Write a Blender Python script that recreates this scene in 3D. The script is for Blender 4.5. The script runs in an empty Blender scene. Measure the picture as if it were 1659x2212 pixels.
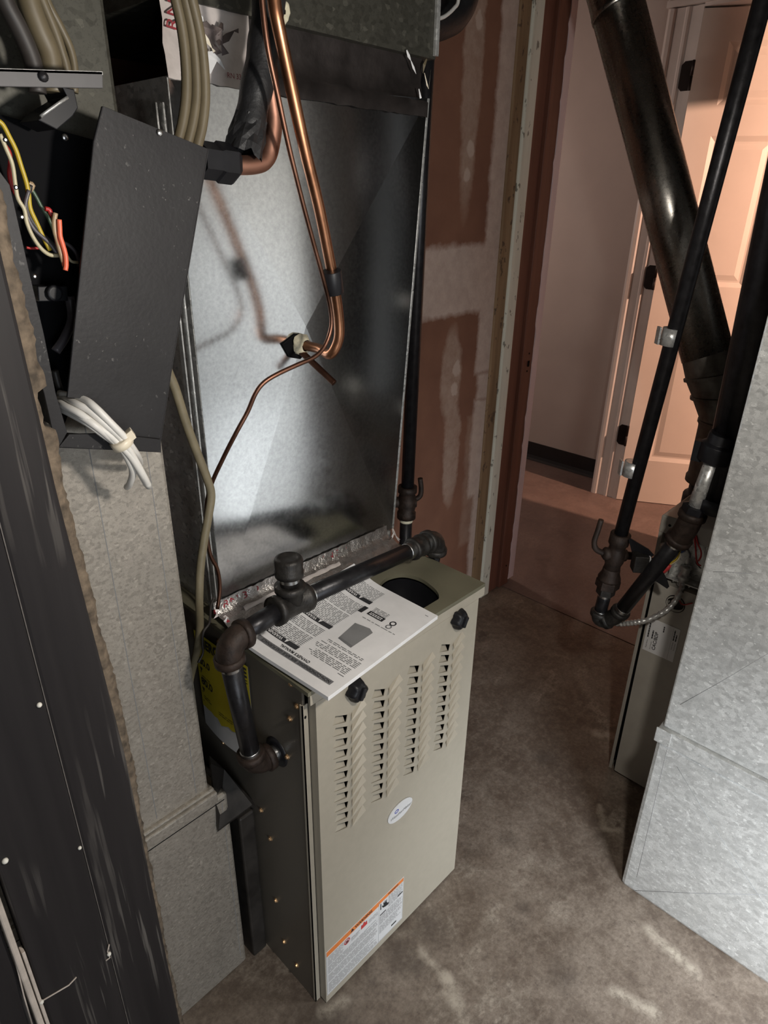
import bpy, bmesh, math, random
from mathutils import Vector, Matrix
from mathutils.geometry import tessellate_polygon
random.seed(7)
S = bpy.context.scene
COL = S.collection
V = Vector

# ---------------------------------------------------------------- camera
cam = bpy.data.objects.new('camera', bpy.data.cameras.new('camera'))
COL.objects.link(cam)
cam.matrix_world = Matrix(((0.691963,0.297376,-0.657841,-0.5180),(-0.721764,0.304662,-0.621480,-0.6632),(0.015606,0.904847,0.425451,1.5442),(0,0,0,1)))
cam.data.sensor_fit = 'VERTICAL'
cam.data.sensor_height = 36.0
cam.data.lens = 23.2936
cam.data.clip_start = 0.02
S.camera = cam

# ---------------------------------------------------------------- world, light, exposure
w = bpy.data.worlds.new('world'); S.world = w; w.use_nodes = True
w.node_tree.nodes['Background'].inputs[0].default_value = (1.0, 0.95, 0.9, 1)
w.node_tree.nodes['Background'].inputs[1].default_value = 0.05
S.view_settings.view_transform = 'Standard'
S.view_settings.look = 'None'
S.view_settings.exposure = 0.0
S.view_settings.gamma = 1.0
S.view_settings.use_curve_mapping = False

def area(name, loc, target, size, size_y, power, color):
    l = bpy.data.lights.new(name, 'AREA'); l.shape = 'RECTANGLE'
    l.size = size; l.size_y = size_y; l.energy = power; l.color = color
    o = bpy.data.objects.new(name, l); COL.objects.link(o)
    o.location = loc
    o.rotation_euler = (V(target) - V(loc)).to_track_quat('-Z', 'Y').to_euler()
    return o
# cool daylight from a glazed door at the far left of the room the photographer stands in
area('daylight_door', (-0.75, -2.3, 0.8), (0.6, -0.6, 0.1), 1.0, 1.4, 20, (0.86, 0.93, 1.0))
# added unseen fill light, low behind the photographer, to brighten floor and right duct
wl_ = area('low_fill_light', (0.08, -1.25, 0.62), (0.85, -0.60, 0.0), 0.4, 0.4, 8.5, (0.88, 0.94, 1.0)); wl_.data.spread = math.radians(100)
def point(name, loc, power, color, rad):
    l = bpy.data.lights.new(name, 'POINT'); l.energy = power; l.color = color; l.shadow_soft_size = rad
    o = bpy.data.objects.new(name, l); COL.objects.link(o); o.location = loc
# hand lamp held to the right of the camera, and the warm lamps of the hallway
point('hand_lamp', (-0.06, -0.68, 1.54), 24, (1.0, 0.94, 0.86), 0.03)
point('hall_lamp', (2.85, -1.6, 2.2), 350, (1.0, 0.60, 0.42), 0.03)
point('hall_lamp_far', (2.0, 2.2, 1.7), 21, (1.0, 0.78, 0.68), 0.08)

# ---------------------------------------------------------------- materials
class G:
    """tiny node graph builder"""
    def __init__(s, name):
        s.m = bpy.data.materials.new(name); s.m.use_nodes = True
        s.t = s.m.node_tree; s.b = s.t.nodes['Principled BSDF']
        s.pos = s.t.nodes.new('ShaderNodeNewGeometry').outputs['Position']
    def n(s, kind): return s.t.nodes.new('ShaderNode' + kind)
    def put(s, sock, val):
        if hasattr(val, 'is_output'): s.t.links.new(val, sock)
        else:
            if isinstance(val, (tuple, list)) and len(val) == 3 and sock.type == 'RGBA': val = (*val, 1)
            sock.default_value = val
    def math(s, op, a, b=0.0, clamp=False):
        n = s.n('Math'); n.operation = op; n.use_clamp = clamp
        s.put(n.inputs[0], a); s.put(n.inputs[1], b); return n.outputs[0]
    def mp(s, scale=(1, 1, 1), loc=(0, 0, 0), rot=(0, 0, 0), vec=None):
        n = s.n('Mapping'); s.put(n.inputs[0], vec or s.pos)
        n.inputs['Scale'].default_value = scale; n.inputs['Location'].default_value = loc; n.inputs['Rotation'].default_value = rot
        return n.outputs[0]
    def noise(s, scale, detail=4, rough=0.55, vec=None, col=False):
        n = s.n('TexNoise'); s.put(n.inputs['Vector'], vec or s.pos)
        n.inputs['Scale'].default_value = scale; n.inputs['Detail'].default_value = detail; n.inputs['Roughness'].default_value = rough
        return n.outputs['Color' if col else 'Fac']
    def vor(s, scale, vec=None, feature='F1'):
        n = s.n('TexVoronoi'); n.feature = feature; s.put(n.inputs['Vector'], vec or s.pos); n.inputs['Scale'].default_value = scale
        return n
    def ramp(s, fac, stops):
        n = s.n('ValToRGB'); s.put(n.inputs[0], fac)
        while len(n.color_ramp.elements) < len(stops): n.color_ramp.elements.new(0.5)
        for e, (p, c) in zip(n.color_ramp.elements, stops):
            e.position = p; e.color = (*c, 1) if isinstance(c, (tuple, list)) else (c, c, c, 1)
        return n.outputs[0]
    def mix(s, fac, a, b, mode='MIX'):
        n = s.n('Mix'); n.data_type = 'RGBA'; n.blend_type = mode
        s.put(n.inputs[0], fac); s.put(n.inputs[6], a); s.put(n.inputs[7], b); return n.outputs[2]
    def bump(s, h, strength=0.2, dist=0.01):
        n = s.n('Bump'); s.put(n.inputs['Height'], h); n.inputs['Strength'].default_value = strength; n.inputs['Distance'].default_value = dist
        s.t.links.new(n.outputs[0], s.b.inputs['Normal'])
    def out(s, col=None, rough=None, metal=None, spec=None):
        if col is not None: s.put(s.b.inputs['Base Color'], col)
        if rough is not None: s.put(s.b.inputs['Roughness'], rough)
        if metal is not None: s.put(s.b.inputs['Metallic'], metal)
        if spec is not None: s.put(s.b.inputs['Specular IOR Level'], spec)
        return s.m
    def xyz(s, vec=None):
        n = s.n('SeparateXYZ'); s.put(n.inputs[0], vec or s.pos); return n.outputs

def basic(name, col, rough=0.5, metal=0.0, var=0.15, scale=30, bump=0.0, bscale=200, spec=None):
    g = G(name)
    f = g.noise(scale, 5)
    c = g.ramp(f, [(0.3, tuple(x * (1 - var) for x in col)), (0.7, tuple(min(1, x * (1 + var)) for x in col))])
    if bump: g.bump(g.noise(bscale, 3), bump, 0.002)
    r = g.math('ADD', g.math('MULTIPLY', f, 0.16), rough - 0.08)
    return g.out(c, r, metal, spec)

def galvanized(name, scale, base, metal, rough, grime=0.35, fleck=0.25, smear=0.0):
    g = G(name)
    v = g.vor(scale, g.mp((1, 1, 1.3)))
    cell = g.xyz(v.outputs['Color'])[0]
    big = g.noise(6, 6, 0.6)
    fine = g.noise(scale * 4, 4, 0.7)
    c = g.ramp(cell, [(0.0, tuple(x * 0.78 for x in base)), (0.6, base), (0.93, base), (1.0, tuple(min(1, x * (1 + fleck * 2)) for x in base))])
    c = g.mix(g.math('MULTIPLY', g.ramp(big, [(0.35, 1.0), (0.65, 0.0)]), grime), c, tuple(x * 0.5 for x in base))
    c = g.mix(g.math('MULTIPLY', g.ramp(fine, [(0.30, 1.0), (0.46, 0.0)]), 0.7), c, tuple(x * 0.35 for x in base))
    if smear:
        sm = g.noise(34, 5, 0.7, g.mp((1, 1.0, 1.7)))
        c = g.mix(g.math('MULTIPLY', g.ramp(sm, [(0.40, 1.0), (0.56, 0.0)]), smear), c, tuple(x * 0.6 for x in base))
        fl = g.ramp(g.noise(150, 2, 0.5, g.mp((1, 0.8, 1.4), (0, 0, 0), (0.7, 0, 0))), [(0.67, 0.0), (0.71, 1.0)])
        c = g.mix(g.math('MULTIPLY', fl, 0.55), c, tuple(min(1, x * 1.5) for x in base))
    r = g.math('ADD', g.math('MULTIPLY', cell, 0.18), rough - 0.09)
    g.bump(g.noise(40, 4), 0.05, 0.004)
    return g.out(c, r, metal)

M = {}
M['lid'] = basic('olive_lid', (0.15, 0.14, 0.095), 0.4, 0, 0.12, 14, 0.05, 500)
M['boot'] = basic('dark_boot_metal', (0.045, 0.04, 0.036), 0.5, 0.5, 0.4, 20, 0.2, 60)
M['bar'] = basic('grey_bar', (0.075, 0.073, 0.075), 0.5, 0.3, 0.2, 30)
M['beige'] = basic('beige_enamel', (0.395, 0.355, 0.285), 0.42, 0, 0.04, 60, 0.05, 500)
M['beige_side'] = basic('beige_enamel_shaded', (0.12, 0.105, 0.085), 0.4, 0, 0.08, 8, 0.05, 500)  # beige enamel with the shade of the cabinet sides put into the colour
M['beige_dark'] = basic('grey_olive_enamel', (0.36, 0.335, 0.29), 0.4, 0, 0.06, 20, 0.05, 500)
M['inner'] = basic('dark_inner', (0.005, 0.005, 0.006), 0.7, 0, 0.2, spec=0.08)
M['black'] = basic('black_plastic', (0.010, 0.010, 0.012), 0.42, 0, 0.2, 40, spec=0.3)
M['rubber'] = basic('black_foam', (0.012, 0.012, 0.013), 0.55, 0, 0.3, 50, 0.5, 120)
M['galv_left'] = galvanized('galvanized_old', 210, (0.44, 0.40, 0.345), 0.5, 0.52, 0.25, 0.1)
M['galv_right'] = galvanized('galvanized_spangle', 110, (0.58, 0.575, 0.55), 0.4, 0.42, 0.3, 0.10, 0.55)
M['galv_upper'] = galvanized('galvanized_dusty_shaded', 120, (0.075, 0.072, 0.058), 0.4, 0.5, 0.3, 0.35)  # dusty plenum metal; its dark tone also stands in for shade higher up
M['galv_plain'] = galvanized('galvanized_plain', 120, (0.60, 0.60, 0.58), 0.6, 0.35, 0.2)
M['iron'] = basic('black_iron', (0.022, 0.021, 0.023), 0.36, 0.5, 0.35, 60, 0.15, 150)
M['iron_rough'] = basic('cast_iron', (0.036, 0.033, 0.030), 0.5, 0.6, 0.4, 80, 0.3, 220)
M['iron_rust'] = basic('rusty_iron', (0.030, 0.019, 0.014), 0.6, 0.4, 0.5, 60, 0.4, 160)
M['thread'] = basic('bright_thread', (0.55, 0.55, 0.54), 0.3, 1.0, 0.1)
M['white_paint'] = basic('white_paint', (0.62, 0.57, 0.54), 0.45, 0, 0.04, 12)
M['door_white'] = basic('door_white', (0.70, 0.62, 0.56), 0.45, 0, 0.02, 10)
M['hall_wall'] = basic('hall_wall_paint', (0.42, 0.36, 0.33), 0.7, 0, 0.06, 3, 0.1, 300)
M['room_wall'] = basic('room_wall_paint', (0.62, 0.60, 0.57), 0.8, 0, 0.03, 3)
M['ceiling'] = basic('ceiling_dark', (0.10, 0.09, 0.08), 0.9, 0, 0.2, 3)
M['cove'] = basic('black_vinyl', (0.010, 0.010, 0.011), 0.45, 0, 0.2)
M['hinge'] = basic('bronze_hinge', (0.02, 0.014, 0.013), 0.4, 0.6, 0.2)
M['brass'] = basic('zinc_screw', (0.75, 0.50, 0.28), 0.35, 0.9, 0.2)
M['screw'] = basic('steel_screw', (0.7, 0.7, 0.7), 0.3, 1.0, 0.1)
M['paper'] = basic('paper', (0.80, 0.79, 0.785), 0.7, 0, 0.05, 25)
M['paper_dim'] = basic('label_white_shaded', (0.42, 0.41, 0.40), 0.7, 0, 0.05, 25)  # white label stock, darkened for the shade it hangs in
M['label'] = basic('label_white', (0.66, 0.655, 0.65), 0.5, 0, 0.02, 25)
M['ink'] = basic('ink', (0.02, 0.02, 0.022), 0.6, 0, 0.1)
M['ink_soft'] = basic('ink_soft', (0.16, 0.16, 0.165), 0.7, 0, 0.1)
M['ink_grey'] = basic('ink_grey', (0.22, 0.22, 0.22), 0.7, 0, 0.1)
M['orange'] = basic('label_orange', (0.75, 0.22, 0.05), 0.5, 0, 0.04)
M['red'] = basic('label_red', (0.55, 0.05, 0.05), 0.5, 0, 0.04)
M['red_ink'] = basic('tape_red_ink', (0.30, 0.03, 0.04), 0.5, 0, 0.2)
M['blue'] = basic('logo_blue', (0.04, 0.06, 0.38), 0.5, 0, 0.04)
M['yellow'] = basic('label_yellow_shaded', (0.40, 0.33, 0.018), 0.55, 0, 0.04)  # label yellow with the shade beside the cabinet mixed into it
M['plate'] = None
M['tan'] = basic('tan_cable', (0.125, 0.10, 0.06), 0.45, 0, 0.12, 40)
M['beige_cable'] = basic('beige_cable', (0.19, 0.16, 0.10), 0.5, 0, 0.15, 40)
M['white_cable'] = basic('white_cable', (0.66, 0.64, 0.60), 0.45, 0, 0.06, 40)
M['dark_cable'] = basic('dark_cable', (0.035, 0.03, 0.027), 0.5, 0, 0.2, 40)
M['zip'] = basic('nylon_tie', (0.72, 0.64, 0.50), 0.4, 0, 0.05)
M['putty'] = basic('putty', (0.62, 0.57, 0.42), 0.8, 0, 0.15, 120, 0.6, 200)
for k, c in dict(w_yellow=(0.50, 0.36, 0.03), w_red=(0.45, 0.03, 0.03), w_orange=(0.80, 0.16, 0.08), w_tan=(0.42, 0.30, 0.18), w_green=(0.06, 0.10, 0.06),
                 w_grey=(0.10, 0.09, 0.10), w_cream=(0.52, 0.46, 0.30), w_blue=(0.03, 0.05, 0.12), w_white=(0.6, 0.6, 0.58)).items():
    M[k] = basic('wire_' + k[2:], c, 0.4, 0, 0.05)

def m_copper(name, base, rough):
    g = G(name)
    f = g.noise(9, 6, 0.6); f2 = g.noise(60, 4)
    c = g.ramp(f, [(0.3, tuple(x * 0.35 for x in base)), (0.5, base), (0.72, tuple(min(1, x * 1.25) for x in base))])
    c = g.mix(g.math('MULTIPLY', f2, 0.3), c, tuple(x * 0.4 for x in base))
    g.bump(f2, 0.1, 0.001)
    return g.out(c, g.math('ADD', g.math('MULTIPLY', f, 0.25), rough - 0.12), 1.0)
M['copper'] = m_copper('copper', (0.42, 0.20, 0.11), 0.36)
M['copper_old'] = m_copper('copper_oxidized', (0.40, 0.21, 0.15), 0.5)
M['copper_dark'] = m_copper('copper_tarnished', (0.22, 0.11, 0.075), 0.42)

def m_coil():
    g = G('coil_sheet')
    big = g.noise(5, 5, 0.6); fine = g.noise(160, 4, 0.7); mid = g.noise(28, 5, 0.65)
    c = g.ramp(fine, [(0.3, (0.66, 0.67, 0.68)), (0.7, (0.90, 0.91, 0.92))])
    x, y, z = g.xyz()
    low = g.math('MULTIPLY', g.math('SUBTRACT', 1.25, z, True), 1.6, True)
    dull = g.math('MULTIPLY', g.ramp(g.math('ADD', g.math('MULTIPLY', big, 0.6), g.math('MULTIPLY', mid, 0.4)), [(0.42, 0.0), (0.62, 1.0)]), low)
    r = g.math('ADD', g.math('MULTIPLY', fine, 0.07), g.math('ADD', 0.125, g.math('MULTIPLY', dull, 0.14)))
    g.bump(g.noise(2.2, 2), 0.18, 0.02)
    return g.out(c, r, 1.0)
M['coil'] = m_coil()

def m_foil():
    g = G('foil_tape')
    f = g.noise(70, 5, 0.6)
    g.bump(g.noise(45, 5, 0.65), 0.9, 0.006)
    return g.out(g.ramp(f, [(0.3, (0.45, 0.42, 0.40)), (0.7, (0.70, 0.66, 0.63))]), 0.3, 0.9)
M['foil'] = m_foil()
M['foil_paper'] = basic('tape_backing', (0.66, 0.60, 0.57), 0.5, 0.2, 0.1, 40, 0.5, 60)
M['foil_dark'] = basic('tape_torn_dark', (0.07, 0.05, 0.045), 0.5, 0.3, 0.4, 40, 0.6, 60)
M['foil_dusty'] = basic('dusty_tape', (0.045, 0.038, 0.036), 0.42, 0.5, 0.4, 20, 0.6, 50)

def m_plate():
    g = G('charcoal_plate')
    f = g.noise(12, 5)
    c = g.ramp(f, [(0.3, (0.019, 0.018, 0.019)), (0.7, (0.027, 0.026, 0.027))])
    sp = g.ramp(g.noise(170, 3, 0.6, g.mp((1, 1, 0.7))), [(0.64, 0.0), (0.70, 1.0)])
    sp2 = g.ramp(g.noise(14, 3), [(0.45, 0.0), (0.65, 1.0)])
    c = g.mix(g.math('MULTIPLY', g.math('MULTIPLY', sp, sp2), 0.55), c, (0.22, 0.21, 0.20))
    g.bump(g.noise(180, 3), 0.25, 0.001)
    return g.out(c, 0.5, 0.1, 0.25)
M['plate'] = m_plate()

def m_wood_wall():
    g = G('dark_stained_board')
    st = g.noise(26, 5, 0.6, g.mp((1, 1, 0.045)))
    st2 = g.noise(90, 3, 0.6, g.mp((1, 1, 0.035), (3, 0, 7)))
    area_ = g.noise(3.0, 3, 0.5, g.mp((1, 1, 0.8)))
    c = g.ramp(st, [(0.3, (0.011, 0.009, 0.0095)), (0.62, (0.021, 0.018, 0.018)), (0.8, (0.032, 0.028, 0.027))])
    ln = g.math('MULTIPLY', g.ramp(st2, [(0.57, 0.0), (0.63, 1.0)]), g.ramp(area_, [(0.46, 0.0), (0.60, 1.0)]))
    c = g.mix(g.math('MULTIPLY', ln, 0.6), c, (0.16, 0.145, 0.13))
    x, y, z = g.xyz()
    g.bump(st, 0.15, 0.004)
    return g.out(c, 0.6, 0.0, 0.25)
M['wood_wall'] = m_wood_wall()
M['wood_edge'] = basic('board_edge_highlight', (0.12, 0.105, 0.095), 0.5, 0, 0.3, 60)
M['broken'] = basic('broken_fibre_board', (0.12, 0.09, 0.062), 0.9, 0, 0.6, 70, 1.0, 90)
M['trim_light'] = basic('worn_light_trim', (0.50, 0.43, 0.37), 0.6, 0, 0.25, 30)
M['pale_spot'] = basic('paint_chip', (0.75, 0.72, 0.64), 0.6, 0, 0.05)

def m_floor(name, cols, red=0.0):
    g = G(name)
    big = g.noise(2.6, 6, 0.62); mid = g.noise(9, 7, 0.65); fine = g.noise(110, 4, 0.7); blotch = g.noise(5.2, 5, 0.6, g.mp((1, 1, 1), (4.3, 1.7, 0)))
    f = g.math('ADD', g.math('MULTIPLY', big, 0.55), g.math('MULTIPLY', mid, 0.45))
    c = g.ramp(f, [(0.34, cols[0]), (0.48, cols[1]), (0.62, cols[2])])
    dk = g.ramp(blotch, [(0.56, 0.0), (0.68, 1.0)])
    c = g.mix(g.math('MULTIPLY', g.math('MULTIPLY', dk, g.ramp(g.noise(22, 6, 0.7), [(0.35, 0.2), (0.6, 1.0)])), 0.7), c, cols[3])
    gr = g.noise(38, 6, 0.75)
    c = g.mix(g.math('MULTIPLY', g.ramp(gr, [(0.48, 0.0), (0.62, 1.0)]), 0.6), c, cols[2])
    c = g.mix(g.math('MULTIPLY', g.ramp(gr, [(0.34, 1.0), (0.46, 0.0)]), 0.5), c, cols[0])
    # pale mineral marks
    wv = g.noise(3.4, 6, 0.7, g.mp((1.0, 1.6, 1), (8.1, 3.3, 0), (0, 0, 0.6)))
    pale = g.math('MULTIPLY', g.ramp(wv, [(0.48, 0.0), (0.52, 1.0), (0.56, 0.0)]), g.ramp(g.noise(3, 3, 0.5, g.mp((1, 1, 1), (2, 9, 0))), [(0.48, 0.0), (0.6, 1.0)]))
    c = g.mix(g.math('MULTIPLY', g.math('MULTIPLY', pale, g.ramp(mid, [(0.4, 0.0), (0.6, 1.0)])), 0.5), c, cols[4])
    spk = g.ramp(g.noise(55, 3, 0.6), [(0.24, 1.0), (0.32, 0.0)])
    c = g.mix(g.math('MULTIPLY', spk, 0.6), c, cols[3])
    c = g.mix(g.math('MULTIPLY', g.ramp(fine, [(0.35, 1.0), (0.62, 0.0)]), 0.5), c, cols[0])
    if not red:   # round dark oil stain and worn spots that stay put
        x, y, z = g.xyz(g.mix(0.03, g.pos, g.noise(20, 3, 0.6, None, True), 'ADD'))
        for (cx, cy, rx, ry) in STAINS:
            dx = g.math('DIVIDE', g.math('SUBTRACT', x, cx), rx); dy = g.math('DIVIDE', g.math('SUBTRACT', y, cy), ry)
            d = g.math('SQRT', g.math('ADD', g.math('MULTIPLY', dx, dx), g.math('MULTIPLY', dy, dy)))
            c = g.mix(g.math('MULTIPLY', g.math('MULTIPLY', g.ramp(d, [(0.2, 1.0), (1.0, 0.0)]), g.ramp(mid, [(0.35, 0.3), (0.6, 1.0)])), 0.6), c, cols[3])
    if not red:
        for (ax, ay, az), (bx_, by, bz), wd in MARKS:
            L2 = (bx_-ax)**2 + (by-ay)**2
            t = g.math('ADD', g.math('MULTIPLY', g.math('SUBTRACT', x, ax + 0.015), (bx_-ax)/L2), g.math('MULTIPLY', g.math('SUBTRACT', y, ay + 0.015), (by-ay)/L2), True)
            dx = g.math('SUBTRACT', g.math('SUBTRACT', x, ax + 0.015), g.math('MULTIPLY', t, bx_-ax)); dy = g.math('SUBTRACT', g.math('SUBTRACT', y, ay + 0.015), g.math('MULTIPLY', t, by-ay))
            d = g.math('DIVIDE', g.math('SQRT', g.math('ADD', g.math('MULTIPLY', dx, dx), g.math('MULTIPLY', dy, dy))), wd)
            c = g.mix(g.math('MULTIPLY', g.math('MULTIPLY', g.ramp(d, [(0.2, 1.0), (1.0, 0.0)]), g.ramp(gr, [(0.38, 0.25), (0.55, 1.0)])), 0.6), c, cols[4])
    g.bump(g.math('ADD', mid, g.math('ADD', gr, g.math('MULTIPLY', fine, 0.5))), 0.35, 0.004)
    return g.out(c, g.ramp(mid, [(0.3, 0.42), (0.7, 0.7)]), 0)
STAINS = [(x + 0.015, y + 0.015, r, r) for (x, y, z), r in zip([(0.620,-0.065,0.000),(0.194,-0.072,0.000),(0.287,-0.069,0.000),(0.205,-0.111,0.000),(0.939,0.010,0.000),(0.416,-0.349,0.000),(-0.010,-0.036,0.000),(0.486,-0.201,0.000)], (0.035, 0.05, 0.07, 0.03, 0.05, 0.04, 0.09, 0.03))]
MARKS = [(a, b, wd) for a, b, wd in zip([(0.647,-0.450,0.000),(0.632,-0.508,0.000),(0.895,-0.190,0.000),(0.833,-0.236,0.000),(0.235,-0.099,0.000),(0.229,-0.171,0.000),(0.464,-0.445,0.000),(-0.001,-0.027,0.000),(1.149,-0.050,0.000)], [(0.632,-0.508,0.000),(0.628,-0.557,0.000),(0.833,-0.236,0.000),(0.852,-0.266,0.000),(0.229,-0.171,0.000),(0.189,-0.247,0.000),(0.486,-0.533,0.000),(0.044,-0.042,0.000),(1.178,-0.099,0.000)], (0.022, 0.020, 0.014, 0.014, 0.018, 0.022, 0.02, 0.02, 0.025))]
M['concrete'] = m_floor('concrete', [(0.080, 0.057, 0.043), (0.145, 0.110, 0.083), (0.26, 0.21, 0.165), (0.042, 0.029, 0.022), (0.46, 0.40, 0.32)])
M['hall_floor'] = m_floor('hall_floor', [(0.135, 0.092, 0.080), (0.170, 0.116, 0.100), (0.21, 0.145, 0.124), (0.105, 0.070, 0.058), (0.27, 0.21, 0.18)], 1.0)

def m_drywall():
    g = G('brown_drywall')
    nz = g.noise(16, 5, 0.65, None, True)
    pos = g.mix(0.045, g.pos, nz, 'ADD')
    x, y, z = g.xyz(pos)
    x = g.math('SUBTRACT', x, 0.022); z = g.math('SUBTRACT', z, 0.022)
    def ell(cx, cz, rx, rz, soft=0.25):
        dx = g.math('DIVIDE', g.math('SUBTRACT', x, cx), rx); dz = g.math('DIVIDE', g.math('SUBTRACT', z, cz), rz)
        d = g.math('SQRT', g.math('ADD', g.math('MULTIPLY', dx, dx), g.math('MULTIPLY', dz, dz)))
        return g.ramp(d, [(1 - soft, 1.0), (1.0, 0.0)])
    def bx(x0, x1, z0, z1, s=0.02):
        a = g.math('DIVIDE', g.math('SUBTRACT', x, x0), s, True); b = g.math('DIVIDE', g.math('SUBTRACT', x1, x), s, True)
        c = g.math('DIVIDE', g.math('SUBTRACT', z, z0), s, True); d = g.math('DIVIDE', g.math('SUBTRACT', z1, z), s, True)
        return g.math('MINIMUM', g.math('MINIMUM', a, b), g.math('MINIMUM', c, d))
    def un(lst):
        r = lst[0]
        for q in lst[1:]: r = g.math('MAXIMUM', r, q)
        return r
    full = un([bx(0.6, 1.54, 1.20, 1.43), bx(1.385, 1.54, 0.98, 2.5), bx(1.40, 1.54, 0.88, 1.0), bx(1.39, 1.50, 0.5, 0.9), bx(1.43, 1.54, 0.0, 0.55)])
    half = un([ell(1.272, 1.95, 0.052, 0.48), bx(1.225, 1.315, 1.95, 2.5), ell(1.255, 1.01, 0.062, 0.18), ell(1.285, 0.72, 0.052, 0.23), bx(1.235, 1.30, 0.72, 1.0),
               g.math('MULTIPLY', bx(1.36, 1.46, 0.3, 0.85), 0.5)])
    spot = un([ell(1.285, 1.69, 0.022, 0.024), ell(1.275, 1.62, 0.018, 0.022), ell(1.285, 1.03, 0.022, 0.035), ell(1.278, 0.96, 0.02, 0.024), ell(1.29, 2.0, 0.02, 0.025)])
    pat = g.noise(30, 5, 0.7)
    half = g.math('MULTIPLY', half, g.ramp(pat, [(0.3, 0.45), (0.65, 0.85)]))
    base = g.ramp(g.noise(7, 5), [(0.3, (0.150, 0.064, 0.038)), (0.7, (0.195, 0.088, 0.052))])
    c = g.mix(g.math('MULTIPLY', full, 0.85), base, g.ramp(pat, [(0.3, (0.43, 0.33, 0.28)), (0.7, (0.54, 0.43, 0.37))]))
    c = g.mix(g.math('MULTIPLY', half, 0.7), c, (0.44, 0.33, 0.26))
    c = g.mix(g.math('MULTIPLY', spot, 0.45), c, (0.56, 0.45, 0.38))
    dk = g.ramp(g.noise(55, 2, 0.5), [(0.20, 1.0), (0.26, 0.0)])
    c = g.mix(g.math('MULTIPLY', dk, 0.5), c, (0.06, 0.04, 0.03))
    g.bump(g.math('ADD', g.math('MULTIPLY', full, 0.5), g.math('MULTIPLY', pat, 0.3)), 0.3, 0.003)
    return g.out(c, 0.85)
M['drywall'] = m_drywall()

def m_grain(name, a, b, rough=0.6, spots=None):
    g = G(name)
    f = g.noise(30, 5, 0.6, g.mp((1, 1, 0.06)))
    c = g.ramp(f, [(0.3, a), (0.7, b)])
    if spots:
        sp = g.ramp(g.noise(42, 3, 0.6, g.mp((1, 1, 0.5))), [(0.62, 0.0), (0.66, 1.0)])
        c = g.mix(g.math('MULTIPLY', sp, 0.8), c, spots)
    g.bump(f, 0.2, 0.004)
    return g.out(c, rough)
M['stud'] = m_grain('bare_wood', (0.15, 0.09, 0.045), (0.28, 0.18, 0.10), 0.7, (0.05, 0.03, 0.02))
M['chipped_white'] = m_grain('chipped_white', (0.60, 0.58, 0.49), (0.72, 0.70, 0.60), 0.6, (0.10, 0.085, 0.06))
M['jamb_brown'] = m_grain('brown_jamb', (0.12, 0.045, 0.030), (0.18, 0.072, 0.048), 0.5)
M['jamb_pink'] = m_grain('pale_pink_paint', (0.74, 0.60, 0.63), (0.82, 0.67, 0.70), 0.5, None)

def m_flue():
    g = G('flue_metal')
    f = g.noise(14, 6, 0.6); fi = g.noise(120, 4, 0.7)
    c = g.ramp(f, [(0.3, (0.30, 0.285, 0.26)), (0.7, (0.42, 0.40, 0.37))])
    g.bump(fi, 0.15, 0.001)
    return g.out(c, g.math('ADD', g.math('MULTIPLY', fi, 0.2), 0.18), 1.0)
M['flue'] = m_flue()
M['flue_elbow'] = basic('flue_elbow_metal', (0.16, 0.145, 0.125), 0.45, 0.9, 0.35, 30, 0.3, 60)

# ---------------------------------------------------------------- mesh helpers
def root_loc(p):
    while p is not None and p.parent is not None: p = p.parent
    return V(p.location) if p is not None else V((0, 0, 0))

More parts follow.
